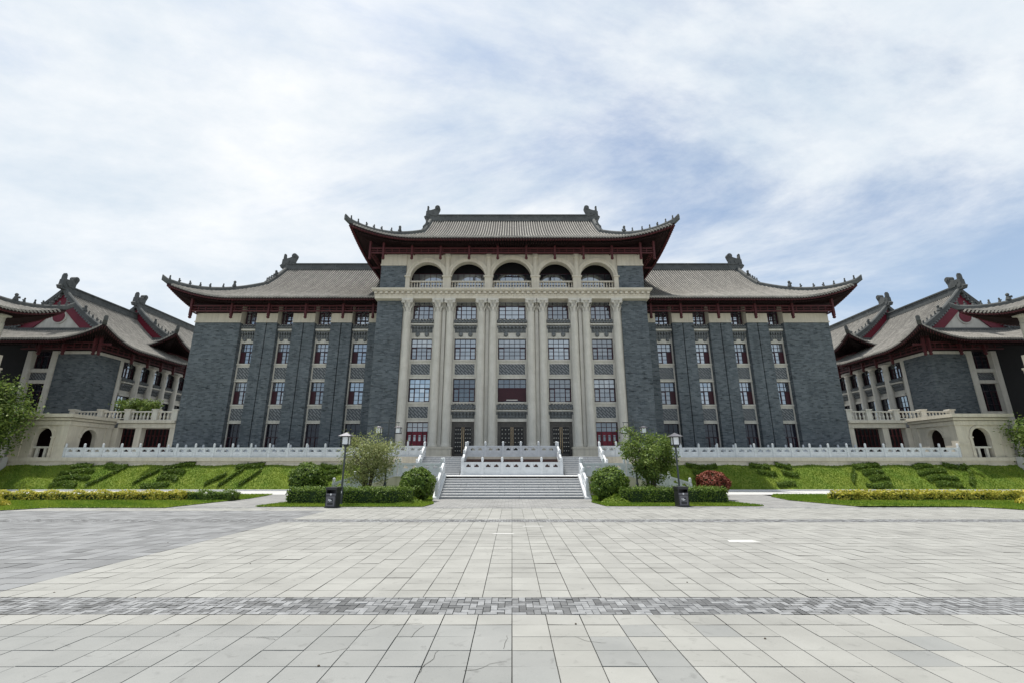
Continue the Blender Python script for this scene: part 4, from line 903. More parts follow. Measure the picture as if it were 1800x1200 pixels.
def staircase():
    st = thing('staircase', (0, 31.7, 0), 'broad flight of pale granite steps leading up from the plaza', 'stairs')
    for i in range(9):
        b = MB(); n = 7; ja = [-4.6+9.2*k/n for k in range(n+1)]
        for k in range(n):
            off = .35*((i % 2)-.5); l = ja[k]+(off if k else 0); r = ja[k+1]+(off if k < n-1 else 0)
            b.box(l+.006, r-.006, 30.45+.32*i, 33.0, .15*i-(.1 if i == 0 else 0), .15*(i+1)-.045)
        s_ = b.build('step', 'granite', st)
        b = MB()
        for k in range(n):
            off = .35*((i % 2)-.5); l = ja[k]+(off if k else 0); r = ja[k+1]+(off if k < n-1 else 0)
            b.box(l+.006, r-.006, 30.42+.32*i, 33.0, .15*(i+1)-.044, .15*(i+1))
        b.build('tread', 'granite_edge', s_)  # tread paler than its riser: sunlight on top put into the colour
    for s in (-1, 1):
        b = MB(); pts = [(s*4.62, 30.1, -.1), (s*4.62, 33.2, -.1), (s*4.62, 33.2, 1.48), (s*4.62, 32.95, 1.48), (s*4.62, 30.15, .12)]
        b.extrude(pts, (s*.4, 0, 0)); b.build('cheek_wall', 'marble', st)
    l = MB().box(-8.1, 8.1, 33.0, 35.3, -.1, 1.30); l.box(-8.1, -7.2, 35.3, 38.09, -.1, 1.30); l.box(7.2, 8.1, 35.3, 38.09, -.1, 1.30); l.build('landing', 'cream_warm', st)
    l = MB().box(-8.2, 8.2, 32.92, 35.4, 1.301, 1.36); l.build('landing_slab', 'granite_edge', st)
    for s in (-1, 1):
        for i in range(9):
            b = MB()
            for k in range(3): b.box(s*(3.95+1.08*k+.005), s*(3.95+1.08*(k+1)-.005), 35.4+.3*i, 38.1, 1.36+.1537*i, 1.36+.1537*(i+1)-.04)
            q = b.build('step', 'granite', st); b = MB().box(s*3.955, s*7.185, 35.37+.3*i, 38.1, 1.36+.1537*(i+1)-.039, 1.36+.1537*(i+1)-.001); b.build('tread', 'granite_edge', q)  # upper treads also coloured pale, as if lit, against the risers
        # side ramp falling outwards
        b = MB().extrude([(s*8.1, 33.05, -.1), (s*12.6, 33.05, -.1), (s*12.6, 33.05, .05), (s*8.1, 33.05, 1.34)], (0, 2.2, 0)); b.build('ramp', 'cream_warm', st)
    b = MB().box(-3.85, 3.85, 35.05, 37.99, 1.3, 1.44); b.build('planter_kerb', 'marble', st)
    b = MB().box(-3.5, 3.5, 35.9, 37.98, 1.441, 2.52); b.build('planter_bed', 'soil', st)
    return st
staircase()
# shared post and panel
def shared(b, name, m, bevel=0):
    o = b.build(name, m, origin=(0, 0, 0)); me = o.data; ORG.pop(o.name); bpy.data.objects.remove(o); return me
def post_shape(b, x, y, z, h=1.24, w=.095):
    b.box(x-w, x+w, y-w, y+w, z, z+h*.70); b.box(x-w*1.15, x+w*1.15, y-w*1.15, y+w*1.15, z, z+.1)
    b.box(x-w*.7, x+w*.7, y-w*.7, y+w*.7, z+h*.70, z+h*.74); b.lathe(x, y, [(w*.85, z+h*.74), (w*.95, z+h*.78), (w*.95, z+h*.94), (w*.7, z+h*.985), (w*.3, z+h)], 12)
POST = shared(MB() if False else (lambda b: (post_shape(b, 0, 0, 0), b)[1])(MB()), 'post', 'marble')
def panel_shape(b, L, f=lambda u, z: (u, z), t=.055, h=.86):
    """pierced stone panel: slab, top rail, cloud-shaped supports leaving openings"""
    def pr(u0, u1, z0, z1, tt=t):
        p = [f(u0, z0), f(u1, z0), f(u1, z1), f(u0, z1)]; b.extrude([(a, -tt, z) for a, z in p], (0, 2*tt, 0))
    h2 = h-.13; l = L/2
    pr(-l, l, .03, .50); pr(-l, l, h2, h, t*1.35); pr(-l, l, 0, .03, t*1.4)
    pr(-l+.08, l-.08, .12, .42, t*1.18)
    for c, w in ((-l, .17), (0, .13), (l, .17)):
        lo, hi = max(-l, c-w), min(l, c+w)
        pr(lo, hi, .50, h2)
    for c in (-l*.5, l*.5):                # cloud heads hanging into the openings
        w = l/2-.15
        for k, (u0, u1, dz) in enumerate(((-1, -.55, .12), (-.55, -.2, .06), (-.2, .2, .02), (.2, .55, .06), (.55, 1, .12))): pr(c+w*u0, c+w*u1, h2-dz, h2)
PANELS = {}
def panel_mesh(L):
    k = round(L, 2)
    if k not in PANELS:
        b = MB(); panel_shape(b, k); PANELS[k] = shared(b, 'panel', 'marble')
    return PANELS[k]
def balustrade(p0, p1, n, z, label, group=None, ends=(1, 1)):
    (x0, y0), (x1, y1) = p0, p1; L = math.hypot(x1-x0, y1-y0); an = math.atan2(y1-y0, x1-x0)
    t = thing('stone_balustrade', ((x0+x1)/2, (y0+y1)/2, z), label, 'balustrade', group)
    for i in range(n+1):
        if i == 0 and not ends[0] or i == n and not ends[1]: continue
        q = i/n; inst('post', POST, (x0+(x1-x0)*q, y0+(y1-y0)*q, z-.01), t, rot=(0, 0, an))
    pl = L/n-.19
    for i in range(n):
        q = (i+.5)/n; inst('panel', panel_mesh(pl), (x0+(x1-x0)*q, y0+(y1-y0)*q, z), t, rot=(0, 0, an))
    return t
def slope_balustrade(p0, p1, z0, z1, n, label, group=None):
    """balustrade along a slope: upright posts, sheared panels"""
    (x0, y0), (x1, y1) = p0, p1; L = math.hypot(x1-x0, y1-y0); an = math.atan2(y1-y0, x1-x0)
    t = thing('stone_balustrade', ((x0+x1)/2, (y0+y1)/2, min(z0, z1)), label, 'balustrade', group)
    for i in range(n+1):
        q = i/n; inst('post', POST, (x0+(x1-x0)*q, y0+(y1-y0)*q, z0+(z1-z0)*q-.06), t, rot=(0, 0, an))
    for i in range(n):
        a, c = (i+.06)/n, (i+.94)/n; b = MB(); l = L*(c-a); k = (z1-z0)/L
        panel_shape(b, l, f=lambda u, z: (u, z+k*u)); q = (i+.5)/n
        me = shared(b, 'panel', 'marble'); inst('panel', me, (x0+(x1-x0)*q, y0+(y1-y0)*q, z0+(z1-z0)*q), t, rot=(0, 0, an))
    return t
for s in (-1, 1):
    side = 'the red shrub side' if s > 0 else 'the pale tree side'
    balustrade((s*10.2, 42.0), (s*40.35, 42.0), 18, 2.745, 'white marble balustrade on the terrace edge above the slope, on '+side)
    balustrade((s*14.6, 44.7), (s*33.1, 44.7), 11, 2.745, 'inner marble balustrade close to the brick wing wall, on '+side)
    balustrade((s*7.2, 38.3), (s*10.0, 38.3), 2, 2.745, 'short upper marble balustrade beside the outer door, on '+side)
    slope_balustrade((s*7.2, 35.45), (s*7.2, 38.15), 1.36, 2.745, 2, 'sloping marble rail, outer edge of upper stair, on '+side)
    slope_balustrade((s*3.75, 35.3), (s*3.75, 38.0), 1.44, 2.745, 2, 'sloping marble rail between upper stair and planting bed, on '+side)
    slope_balustrade((s*4.82, 30.35), (s*4.82, 33.05), .16, 1.42, 2, 'sunlit sloping marble rail of the lower steps, on '+side)
    balustrade((s*4.98, 33.2), (s*7.95, 33.2), 2, 1.36, 'level marble balustrade on the landing beside the steps, on '+side)
    slope_balustrade((s*8.2, 33.2), (s*12.5, 33.2), 1.34, .05, 3, 'marble balustrade descending the side ramp, on '+side)
balustrade((-3.7, 35.15), (3.7, 35.15), 5, 1.44, 'lower marble balustrade in front of the brown planting bed at the top of the steps')
balustrade((-3.65, 38.2), (3.65, 38.2), 5, 2.745, 'upper marble balustrade before the middle door, behind the planting bed')
for s in (-1, 1):
    b = MB().extrude([(s*45.0, 41.7, 1.2), (s*45.0, 41.7, 2.78), (s*49.5, 41.7, .9), (s*49.5, 41.7, .3)], (0, -.5, 0))
    tag(b.build('stair_parapet', 'concrete'), 'pale sloping stone parapet beyond the arcade, next to %s' % ('the big leafy tree' if s < 0 else 'the small tree sprig'), 'parapet')

# ================================================================ GROUND
def flat(name, poly, z, m, kind='structure'):
    b = MB().quad(*[(x, y, z) for x, y in poly]); o = b.build(name, m, recalc=False); o['kind'] = kind; return o
flat('ground', [(-900, -300), (900, -300), (900, 1500), (-900, 1500)], -.10, 'concrete')
plaza = flat('plaza', [(-26, 1.5), (26, 1.5), (26, 25.2), (-26, 25.2)], -.03, 'joint')
flat('forecourt', [(-17.6, 24.2), (17.9, 24.2), (18.2, 39.0), (-17.6, 39.0)], .0, 'smallpave')
flat('path', [(-50, 34.6), (50, 34.6), (50, 39.3), (-50, 39.3)], .012, 'concrete')
b = MB().box(-50, -12.6, 39.3, 39.52, -.1, .12); b.box(12.6, 50, 39.3, 39.52, -.1, .12); struct(b.build('kerb', 'granite_edge'))
W_, R_ = .488, .4395
SLAB = shared((lambda b: b.box(-W_/2+.006, W_/2-.006, -R_/2+.006, R_/2-.006, -.05, 0))(MB()), 'slab', 'slab')
SLABG = shared((lambda b: b.box(-W_/2+.006, W_/2-.006, -R_/2+.006, R_/2-.006, -.05, 0))(MB()), 'slab_g', 'slab_grey')
def mesh_slabs(cells, name, m):
    n = len(cells); C = np.array(cells); hx, hy = W_/2-.006, R_/2-.006
    z = rng.normal(0, .0012, n); t1 = rng.normal(0, .0012, (n, 2))
    V = np.zeros((n, 4, 3))
    for k, (a, c) in enumerate(((-1, -1), (1, -1), (1, 1), (-1, 1))):
        V[:, k, 0] = C[:, 0]+a*hx; V[:, k, 1] = C[:, 1]+c*hy; V[:, k, 2] = z+a*t1[:, 0]+c*t1[:, 1]
    fastmesh(name, V.reshape(-1, 3), np.arange(4*n).reshape(n, 4), m, plaza, rng.random(n), 'stuff')
near, far, blue = [], [], []
def inframe(x, y): return abs(x) < y*1.22+1.5
rowsA = [7.385-R_*(i+.5) for i in range(11)]; rowsB = [8.268+R_*(i+.5) for i in range(23)]; rowsC = [19.27+R_*(i+.5) for i in range(11)]
for y in rowsA+rowsB+rowsC:
    for i in range(-53, 53):
        x = (i+.5)*W_
        if y > 24.0: continue
        if y < 7.4 and inframe(x, y): near.append((x, y))
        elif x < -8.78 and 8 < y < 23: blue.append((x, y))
        else: far.append((x, y))
near.sort(key=lambda p: p[1]); extra = near[300:]; near = near[:300]
need = 300-len(near)
if need > 0:
    far.sort(key=lambda p: p[1]); cand = [p for p in far if inframe(*p) and p[1] > 8][:need]; cs = set(cand); far = [p for p in far if p not in cs]; near += cand
far += extra
for x, y in near:
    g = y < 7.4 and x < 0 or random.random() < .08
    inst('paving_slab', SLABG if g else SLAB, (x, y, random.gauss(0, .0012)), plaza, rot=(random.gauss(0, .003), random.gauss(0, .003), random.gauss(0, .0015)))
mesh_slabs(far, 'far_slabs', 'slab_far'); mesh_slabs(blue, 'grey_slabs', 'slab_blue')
def herring(y0, y1, xr, u=.1085):
    out = []; nj = int(round((y1-y0)/u)); ni = int(xr/u)
    for j in range(nj):
        for i in range(-ni, ni):
            k = (i-j) % 4
            if k == 0: out.append((i*u, y0+j*u, 2*u, u))
            elif k == 3:
                if j+1 < nj: out.append((i*u, y0+j*u, u, 2*u))
                else: out.append((i*u, y0+j*u, u, u))
            elif k == 2 and j == 0: out.append((i*u, y0, u, u))
    return out
PV = {}
def paver(w, h):
    k = (round(w, 3), round(h, 3))
    if k not in PV: PV[k] = shared(MB().box(.005, w-.005, .005, h-.005, -.05, 0), 'paver', 'paver')
    return PV[k]
br = herring(7.392, 8.26, 12.5); br.sort(key=lambda q: abs(q[0]))
for x, y, w, h in br[:300]: inst('paver', paver(w, h), (x, y, random.gauss(0, .0015)), plaza, rot=(random.gauss(0, .008), random.gauss(0, .008), 0))
def mesh_pavers(lst, name):
    A = np.array(lst); n = len(A); V = np.zeros((n, 4, 3)); g = .006; z = rng.normal(0, .0015, n)
    for k, (a, c) in enumerate(((0, 0), (1, 0), (1, 1), (0, 1))):
        V[:, k, 0] = A[:, 0]+(A[:, 2]-g if a else g); V[:, k, 1] = A[:, 1]+(A[:, 3]-g if c else g); V[:, k, 2] = z+rng.normal(0, .0012, n)
    fastmesh(name, V.reshape(-1, 3), np.arange(4*n).reshape(n, 4), 'paver_far', plaza, rng.random(n)**.7, 'stuff')
mesh_pavers(br[300:], 'outer_pavers'); mesh_pavers(herring(18.40, 19.26, 25.5), 'far_pavers'); mesh_pavers(herring(24.0, 24.6, 25.5), 'edge_pavers')
# pale replacement patches and litter seen on the plaza
for px, py, w, d in ((885, 937, .75, .18), (937, 924, .8, .16), (1305, 950, .9, .35)):
    x, y = G(px, py); b = MB().quad((x-w/2, y-d/2, .004), (x+w/2, y-d/2, .004), (x+w/2-.1, y+d/2, .004), (x-w/2+.1, y+d/2, .004)); b.build('pale_patch', 'concrete', plaza, recalc=False)
LITTER = shared(MB().lathe(0, 0, [(.003, 0), (.016, .003), (.012, .010), (.003, .013)], 6), 'litter', 'bark')
for px, py in ((95, 1041), (295, 953), (238, 1050), (560, 1170), (1455, 1018), (1345, 1122), (1012, 1096), (440, 990), (1208, 1023)):
    x, y = G(px, py); inst('pebble', LITTER, (x, y, .002), plaza, rot=(0, 0, random.random()*6))

# worn, cracked slabs near the middle joint
rc = random.Random(21)
for px, py, ln, an in ((735, 1185, .75, 1.2), (722, 1120, .5, 1.35), (690, 1100, .45, .1), (815, 1178, .6, .08), (885, 1140, .5, 1.4), (1010, 1118, .5, -.35), (640, 1108, .35, .9), (1180, 1083, .5, -.2), (560, 1150, .4, .5), (450, 1120, .35, -.1)):
    x, y = G(px, py); pts = []; a = an
    for k in range(9):
        pts.append((x, y)); a += rc.gauss(0, .35); a = an+(a-an)*.7; x += math.cos(a)*ln/9; y += math.sin(a)*ln/9
    b = MB(); n = len(pts)
    for k, (qx, qy) in enumerate(pts):
        w = .0026*(1-abs(k/(n-1)-.45))+.0008; b.v += [(qx-math.sin(an)*w, qy+math.cos(an)*w, .0042), (qx+math.sin(an)*w, qy-math.cos(an)*w, .0042)]
    b.f = [(2*k, 2*k+1, 2*k+3, 2*k+2) for k in range(n-1)]; b.build('crack', 'joint', plaza, recalc=False)
# ================================================================ LAWNS
def inpoly(P, poly):
    x, y = P[:, 0], P[:, 1]; ins = np.zeros(len(P), bool); n = len(poly)
    for i in range(n):
        (x0, y0), (x1, y1) = poly[i], poly[(i+1) % n]
        c = ((y0 > y) != (y1 > y)) & (x < (x1-x0)*(y-y0)/(y1-y0+1e-12)+x0); ins ^= c
    return ins
def grass(lawn, poly, zf, dens, h=.07, m='leaf_grass', name='grass'):
    A = np.array(poly); lo, hi = A.min(0), A.max(0); n = int((hi[0]-lo[0])*(hi[1]-lo[1])*dens)
    P = lo+rng.random((n, 2))*(hi-lo); P = P[inpoly(P, poly)]; n = len(P)
    vis = np.abs(P[:, 0]) < P[:, 1]*1.18+1.0; P = P[vis]; n = len(P)
    z = zf(P[:, 0], P[:, 1]); an = rng.random(n)*6.283; hh = h*(.6+.8*rng.random(n)); w = .02+.02*rng.random(n)
    V = np.zeros((n, 3, 3)); dx, dy = np.cos(an)*w, np.sin(an)*w
    V[:, 0] = np.stack([P[:, 0]-dx, P[:, 1]-dy, z-.01], 1); V[:, 1] = np.stack([P[:, 0]+dx, P[:, 1]+dy, z-.01], 1)
    V[:, 2] = np.stack([P[:, 0]+rng.normal(0, .03, n), P[:, 1]+rng.normal(0, .03, n), z+hh], 1)
    t = np.clip(.45+.22*np.sin(P[:, 0]*.9+1.3*np.sin(P[:, 1]*.7))+.2*np.sin(P[:, 0]*2.7+P[:, 1]*3.1+2*np.sin(P[:, 0]*.43))+rng.normal(0, .25, n), 0, 1)
    fastmesh(name, V.reshape(-1, 3), np.arange(3*n).reshape(n, 3), m, lawn, t, 'stuff')
def fill(name, poly, z):
    b = MB().quad(*[(x, y, z) for x, y in poly]); o = b.build(name, 'turf', recalc=False); bm = bmesh.new(); bm.from_mesh(o.data); bmesh.ops.triangulate(bm, faces=bm.faces); bm.to_mesh(o.data); bm.free(); return struct(o)
isl = {-1: [(-13.3, 24.75), (-4.6, 24.75), (-4.35, 26.6), (-4.9, 29.2), (-5.1, 33.0), (-13.0, 33.0), (-12.7, 28.0)],
       1: [(13.2, 25.1), (12.6, 28), (12.9, 33), (5.1, 33), (5.0, 29.6), (4.6, 27.6), (4.95, 25.1)]}
lw = {-1: [(-50, 20.0), (-24.2, 22.7), (-23.3, 24.16), (-17.5, 24.16), (-16.8, 30.6), (-17.4, 34.6), (-50, 34.6)],
      1: [(50, 20.0), (50, 34.6), (19.0, 34.6), (17.6, 32.4), (16.9, 29.2), (17.9, 25.1), (23.6, 24.8), (24.6, 23.0)]}
for s in (-1, 1):
    for poly, d in ((isl[s], 420), (lw[s], 260)):
        lo = fill('lawn', poly, .03); grass(lo, poly, lambda x, y: np.full(len(x), .03), d)
def slope_z(x, y): return np.clip((y-39.5)/2.4, 0, 1)*2.12+.02+.05*np.sin(x*1.7)*np.sin(y*2.3)
for s in (-1, 1):
    xs = np.linspace(12.4, 49, 90); ysl = np.linspace(39.5, 41.9, 12); V = []; F = []
    for i, x in enumerate(xs):
        for j, y in enumerate(ysl): V.append((s*x, y, float(slope_z(np.array([s*x]), np.array([y]))[0])))
    for i in range(89):
        for j in range(11): a = i*12+j; F.append((a, a+1, a+13, a+12))
    b = MB(); b.v = V; b.f = F; o = struct(b.build('lawn_slope', 'turf'))
    grass(o, [(s*12.4, 39.5), (s*47, 39.5), (s*47, 41.85), (s*12.4, 41.85)], slope_z, 420, .09)

# ================================================================ PLANTING
def core_ball(c, r, rz, m='leaf_dark'):
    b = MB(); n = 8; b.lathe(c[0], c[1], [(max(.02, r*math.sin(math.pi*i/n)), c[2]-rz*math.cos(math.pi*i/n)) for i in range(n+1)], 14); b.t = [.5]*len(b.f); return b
def ball_shrub(name, x, y, zc, r, rz, m, label, cat, n=4300, size=.15, group=None):
    t = thing(name, (x, y, 0), label, cat, group)
    d = rng.normal(0, 1, (n, 3)); d /= np.linalg.norm(d, axis=1)[:, None]
    lump = 1+.07*np.sin(d[:, 0]*5+x)*np.sin(d[:, 2]*6+y)+.05*np.sin(d[:, 1]*9+d[:, 0]*7+x); keep = np.sin(d[:, 0]*11+x)*np.sin(d[:, 2]*12+1)*np.sin(d[:, 1]*10+y) > -.42; d = d[keep]; lump = lump[keep]; n = len(d)
    rr = (lump*(.84+.2*rng.random(n)**.7))[:, None]; C = np.array((x, y, zc))+d*rr*np.array((r, r, rz))
    C[:, 2] = np.maximum(C[:, 2], .08); leaves('foliage', C, d+np.array((0, 0, .3)), size*(.7+.6*rng.random(n)), m, t, .6, .6)
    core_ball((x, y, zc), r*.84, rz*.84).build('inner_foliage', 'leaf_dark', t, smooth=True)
    b = MB()
    for k in range(4): a = k*1.6+.4; b.tube([(x+.08*math.cos(a), y+.08*math.sin(a), .0), (x+.25*r*math.cos(a), y+.25*r*math.sin(a), max(.2, zc-.5*rz))], [.045, .03], 6)
    b.build('stem', 'bark', t)
    return t
def bx_hedge(parent, name, x0, x1, y0, y1, z0, z1, m, n, size=.10, skew=None, wob=.05, core='leaf_dark'):
    """clipped hedge: leaf faces over a box, ragged top; skew(x,y,z) bends it onto the ground"""
    P = rng.random((n, 3)); ax = rng.choice(5, n, p=[.36, .26, .14, .12, .12]); Nn = np.zeros((n, 3))
    for k, (i, v, nv) in enumerate(((2, 1, (0, 0, 1)), (1, 0, (0, -1, 0)), (1, 1, (0, 1, 0)), (0, 0, (-1, 0, 0)), (0, 1, (1, 0, 0)))):
        q = ax == k; P[q, i] = v-(.18*rng.random(q.sum())*(1 if v else -1)); Nn[q] = nv
    C = np.array((x0, y0, z0))+P*np.array((x1-x0, y1-y0, z1-z0))
    C += Nn*(rng.random((n, 1))*wob)+Nn*(wob*np.sin(C[:, :1]*4+C[:, 1:2]*5)); C[:, 2] += rng.random(n)*wob*(ax == 0)
    e = .08; core_b = [(a, b_, c) for c in (z0-.02, z1-.12) for a, b_ in ((x0+e, y0+e), (x1-e, y0+e), (x1-e, y1-e), (x0+e, y1-e))]
    if skew is not None:
        C[:, 2] += skew(C[:, 0], C[:, 1]); core_b = [(a, b_, c+float(skew(np.array([a]), np.array([b_]))[0])) for a, b_, c in core_b]
    o = leaves(name, C, Nn+np.array((0, -.1, .4)), size*(.7+.7*rng.random(n)), m, parent, .55, .6)
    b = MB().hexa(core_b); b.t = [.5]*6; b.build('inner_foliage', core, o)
    return o
# round clipped bushes
ball_shrub('round_bush', *[X(540, 840, 31), 31.0, Z(841, 31)], 1.08, 1.0, 'leaf_box', 'round clipped green bush behind the hedge, at the end away from the steps', 'bush', group='round clipped bushes')
ball_shrub('round_bush', *[X(733, 850, 28.4), 28.4, Z(850, 28.4)], 1.03, .93, 'leaf_box', 'round clipped green bush between the twin-lantern lamp and the lower steps', 'bush', group='round clipped bushes')
ball_shrub('round_bush', *[X(1071, 850, 28.2), 28.2, Z(850, 28.2)], 1.1, .98, 'leaf_box', 'round clipped green bush beside the steps, near the dark green tree', 'bush', group='round clipped bushes')
ball_shrub('red_shrub', *[X(1253, 847, 29.5), 29.5, Z(849, 29.5)], .94, .74, 'leaf_red', 'rust-red round shrub behind the hedge', 'shrub', n=4200)
def hedge(x0, x1, y0, y1, h, m, label, n, group=None, size=.1):
    t = thing('hedge', ((x0+x1)/2, (y0+y1)/2, .02), label, 'hedge', group); bx_hedge(t, 'foliage', x0, x1, y0, y1, .02, h, m, n, size, wob=.07); return t
hedge(G(500, 886)[0], G(722, 886)[0], 26.2, 27.5, .80, 'leaf_box', 'low clipped green hedge in front of the pale leafy tree', 9000)
hedge(G(1090, 884)[0], G(1279, 884)[0], 26.7, 28.0, .78, 'leaf_box', 'low clipped green hedge in front of the rust-red shrub and dark green tree', 8500)
for s in (-1, 1):
    x0, x1 = sorted((s*17.3, s*47.0)); xa = -46 if s < 0 else 19.7; xb = -19.7 if s < 0 else 37.2
    hedge(xa, xb, 28.6, 29.7, .46, 'leaf_yellow', 'long low golden-yellow hedge on the lawn %s' % ('ending in a dark green clump' if s < 0 else 'beside the bright path'), 17000, size=.13)
hedge(-19.6, -16.9, 28.7, 29.7, .46, 'leaf_box', 'short dark green hedge clump at the end of the yellow hedge', 3400)
for (x, y, r, lab) in ((28.6, 25.9, .95, 'loose golden bush at the outer end of the yellow hedge beside the plaza'), (-27.2, 24.6, 1.0, 'spiky golden plant on the lawn edge beside the plaza')):
    t = thing('golden_bush', (x, y, .02), lab, 'bush'); n = 1800
    a = rng.random(n)*6.283; rr = r*np.sqrt(rng.random(n)); C = np.stack([x+rr*np.cos(a), y+rr*np.sin(a), .08+rng.random(n)*.75*(1.1-rr/r)], 1)
    leaves('foliage', C, np.stack([np.cos(a), np.sin(a), np.full(n, .5)], 1), .24*(.6+.7*rng.random(n)), 'leaf_yellow', t, .28, .5)
for s in (-1, 1):
    x, y = s*4.95+s*.9, 26.9; t = thing('grass_tuft', (x, y, .02), 'bright green leafy mound at the foot of the steps, near the %s' % ('pale leafy tree' if s < 0 else 'dark green tree'), 'plant'); n = 1500
    a = rng.random(n)*6.283; rr = np.sqrt(rng.random(n)); C = np.stack([x+.85*rr*np.cos(a), y+.9*rr*np.sin(a), .05+rng.random(n)*.5*(1.05-rr)], 1)
    leaves('foliage', C, np.stack([np.cos(a), np.sin(a), np.full(n, .6)], 1), .16*(.6+.7*rng.random(n)), 'leaf_grass', t, .3, .5)
# hedge strokes planted on the slope like written characters
CH = [[(-2.2, .9, -.5, .95), (-2.5, .62, .2, .7), (-2.3, .34, .5, .42), (-2.1, .08, .1, .14), (.9, .1, 2.4, .75), (.6, .9, 2.6, .96)],
      [(-1.9, .15, -.8, .8), (-.6, .92, 1.9, .95), (-.3, .64, 1.6, .66), (-.2, .38, 1.5, .4), (-1.0, .08, 1.2, .1)],
      [(-1.9, .1, -.8, .62), (-.7, .15, .4, .72), (-.4, .93, 2.0, .95), (1.0, .1, 2.0, .7)],
      [(-1.2, .92, 1.5, .92), (-.9, .64, .9, .66), (-1.0, .38, .6, .38), (-1.1, .1, .2, .1)],
      [(-1.8, .93, -.2, .93), (.5, .92, 1.8, .95), (-1.5, .62, .0, .62), (.6, .58, 1.8, .56), (-.6, .16, 1.0, .14)]]
cl = [(-1, 150, 0), (-1, 285, 1), (-1, 410, 2), (-1, 578, 3), (1, 1368, 4), (1, 1528, 1), (1, 1670, 0), (1, 1240, 3)]
names = ['nearest the arcade', 'second from the arcade', 'third from the arcade', 'nearest the side ramp']
for k, (s, px, ch) in enumerate(cl):
    xc = X(px, 836, 40.6); yc = 40.6; z0 = 1.0
    pos_ = [0, 1, 2, 3, 2, 1, 0, 3][k]; 
    t = thing('hedge_character', (xc, yc, float(slope_z(np.array([xc]), np.array([yc]))[0])), 'clipped hedge strokes on the slope, %s, on the %s side' % (names[pos_], 'pale tree' if s < 0 else 'red shrub'), 'hedge')
    for (u0, v0, u1, v1) in CH[ch]:
        ua, ub = sorted((u0, u1)); L_ = ub-ua; va = v0 if u0 < u1 else v1; vb = v1 if u0 < u1 else v0
        X0, X1 = xc+ua, xc+ub; ya = 39.6+2.1*va; yb = 39.6+2.1*vb; n = int(500+L_*620); w = .15
        tt = rng.random(n); x_ = X0+(X1-X0)*tt; y_ = ya+(yb-ya)*tt+.10*np.sin(tt*4.2+u0*3)+rng.normal(0, w*.5, n); hh = .30*np.sqrt(rng.random(n))
        C = np.stack([x_, y_, slope_z(x_, y_)+hh], 1); leaves('hedge_stroke', C, np.tile((0, -.2, .8), (n, 1)), .13*(.6+.7*rng.random(n)), 'leaf_box', t, .55, .7)
def tree(name, x, y, z0, h, rx, rz, m, label, n=6000, stems=6, lsize=.13, seed=1, cz=None, lean=0.0, cat='tree', clumps=46, bare=.22):
    r_ = random.Random(seed); t = thing(name, (x, y, z0), label, cat)
    b = MB(); tips = []; cz = cz if cz is not None else z0+h-rz
    for k in range(stems):
        a = 6.283*k/stems+r_.random()*.8; rr = rx*(.35+.55*r_.random()); e = Vector((x+rr*math.cos(a)+lean, y+rr*math.sin(a)*.9, z0+h*(.62+.33*r_.random())))
        p0 = Vector((x+.10*math.cos(a), y+.10*math.sin(a), z0-.05)); mid = p0.lerp(e, .5)+Vector((-.15*rr*math.cos(a), -.15*rr*math.sin(a), .12*h))
        path = [p0, p0.lerp(mid, .5)+Vector((r_.gauss(0, .04), r_.gauss(0, .04), 0)), mid, mid.lerp(e, .55)+Vector((r_.gauss(0, .08), r_.gauss(0, .08), .05*h)), e]
        rad = [.016*h*1.0, .013*h, .010*h, .006*h, .003*h]; b.tube(path, rad, 6)
        for q in range(5):
            f = .3+.13*q; i = min(3, int(f*4)); st = path[i].lerp(path[i+1], f*4-i); aa = a+r_.gauss(0, 1.1); ln = rx*(.3+.35*r_.random())
            en = st+Vector((ln*math.cos(aa), ln*math.sin(aa), ln*(.25+.6*r_.random()))); b.tube([st, st.lerp(en, .5)+Vector((0, 0, .05)), en], [.006*h, .004*h, .0018*h], 5); tips.append(en)
        tips.append(e)
    b.build('trunk', 'bark', t)
    cl_ = [np.array(p) for p in tips]
    while len(cl_) < clumps:
        d = rng.normal(0, 1, 3); d /= np.linalg.norm(d); q = rng.random()**.45; cl_.append(np.array((x+lean+d[0]*rx*q, y+d[1]*rx*q, cz+d[2]*rz*q)))
    cl_ = np.array(cl_); idx = rng.integers(0, len(cl_), n); sp = rx*bare
    C = cl_[idx]+rng.normal(0, 1, (n, 3))*np.array((sp, sp, sp*.8)); out = C-np.array((x+lean, y, cz)); out /= np.linalg.norm(out, axis=1)[:, None]+1e-6
    leaves('crown', C, out*.6+np.array((0, 0, .6)), lsize*(.6+.8*rng.random(n)), m, t, .5, .8)
    return t
tree('shrub_tree', X(645, 862, 29.6), 29.6, .03, 4.15, 1.75, 1.75, 'leaf_pale', 'pale yellow-green multi-stemmed small tree behind the hedge', 9500, 9, .12, 3, clumps=78, bare=.14)
tree('shrub_tree', X(1145, 862, 29.4), 29.4, .03, 4.15, 1.55, 1.8, 'leaf_tree', 'dark green multi-stemmed small tree behind the hedge, beside the garden lamp', 11000, 7, .15, 5, clumps=80, bare=.15)
tree('broadleaf_tree', -45.2, 39.0, .5, 9.0, 2.6, 3.3, 'leaf_tree', 'tall bright green tree beside the arcade with the roof bushes', 12000, 5, .26, 8, cz=6.0, clumps=70)
tree('broadleaf_tree', 46.6, 40.6, .5, 5.9, 2.2, 1.7, 'leaf_tree', 'small green tree at the outer corner of the arcade without roof plants', 5000, 4, .24, 9, clumps=40)
for px, sd in ((228, 11), (262, 12)):
    xx = X(px, 705, 47.4)
    tree('roof_bush', xx, 47.4, 6.44, 2.1, .95, .8, 'leaf_tree', 'leafy green bush on the arcade roof, %s' % ('the one farther from the brick wing' if px < 240 else 'the one closer to the brick wing'), 1900, 4, .2, sd, cat='bush', clumps=24)

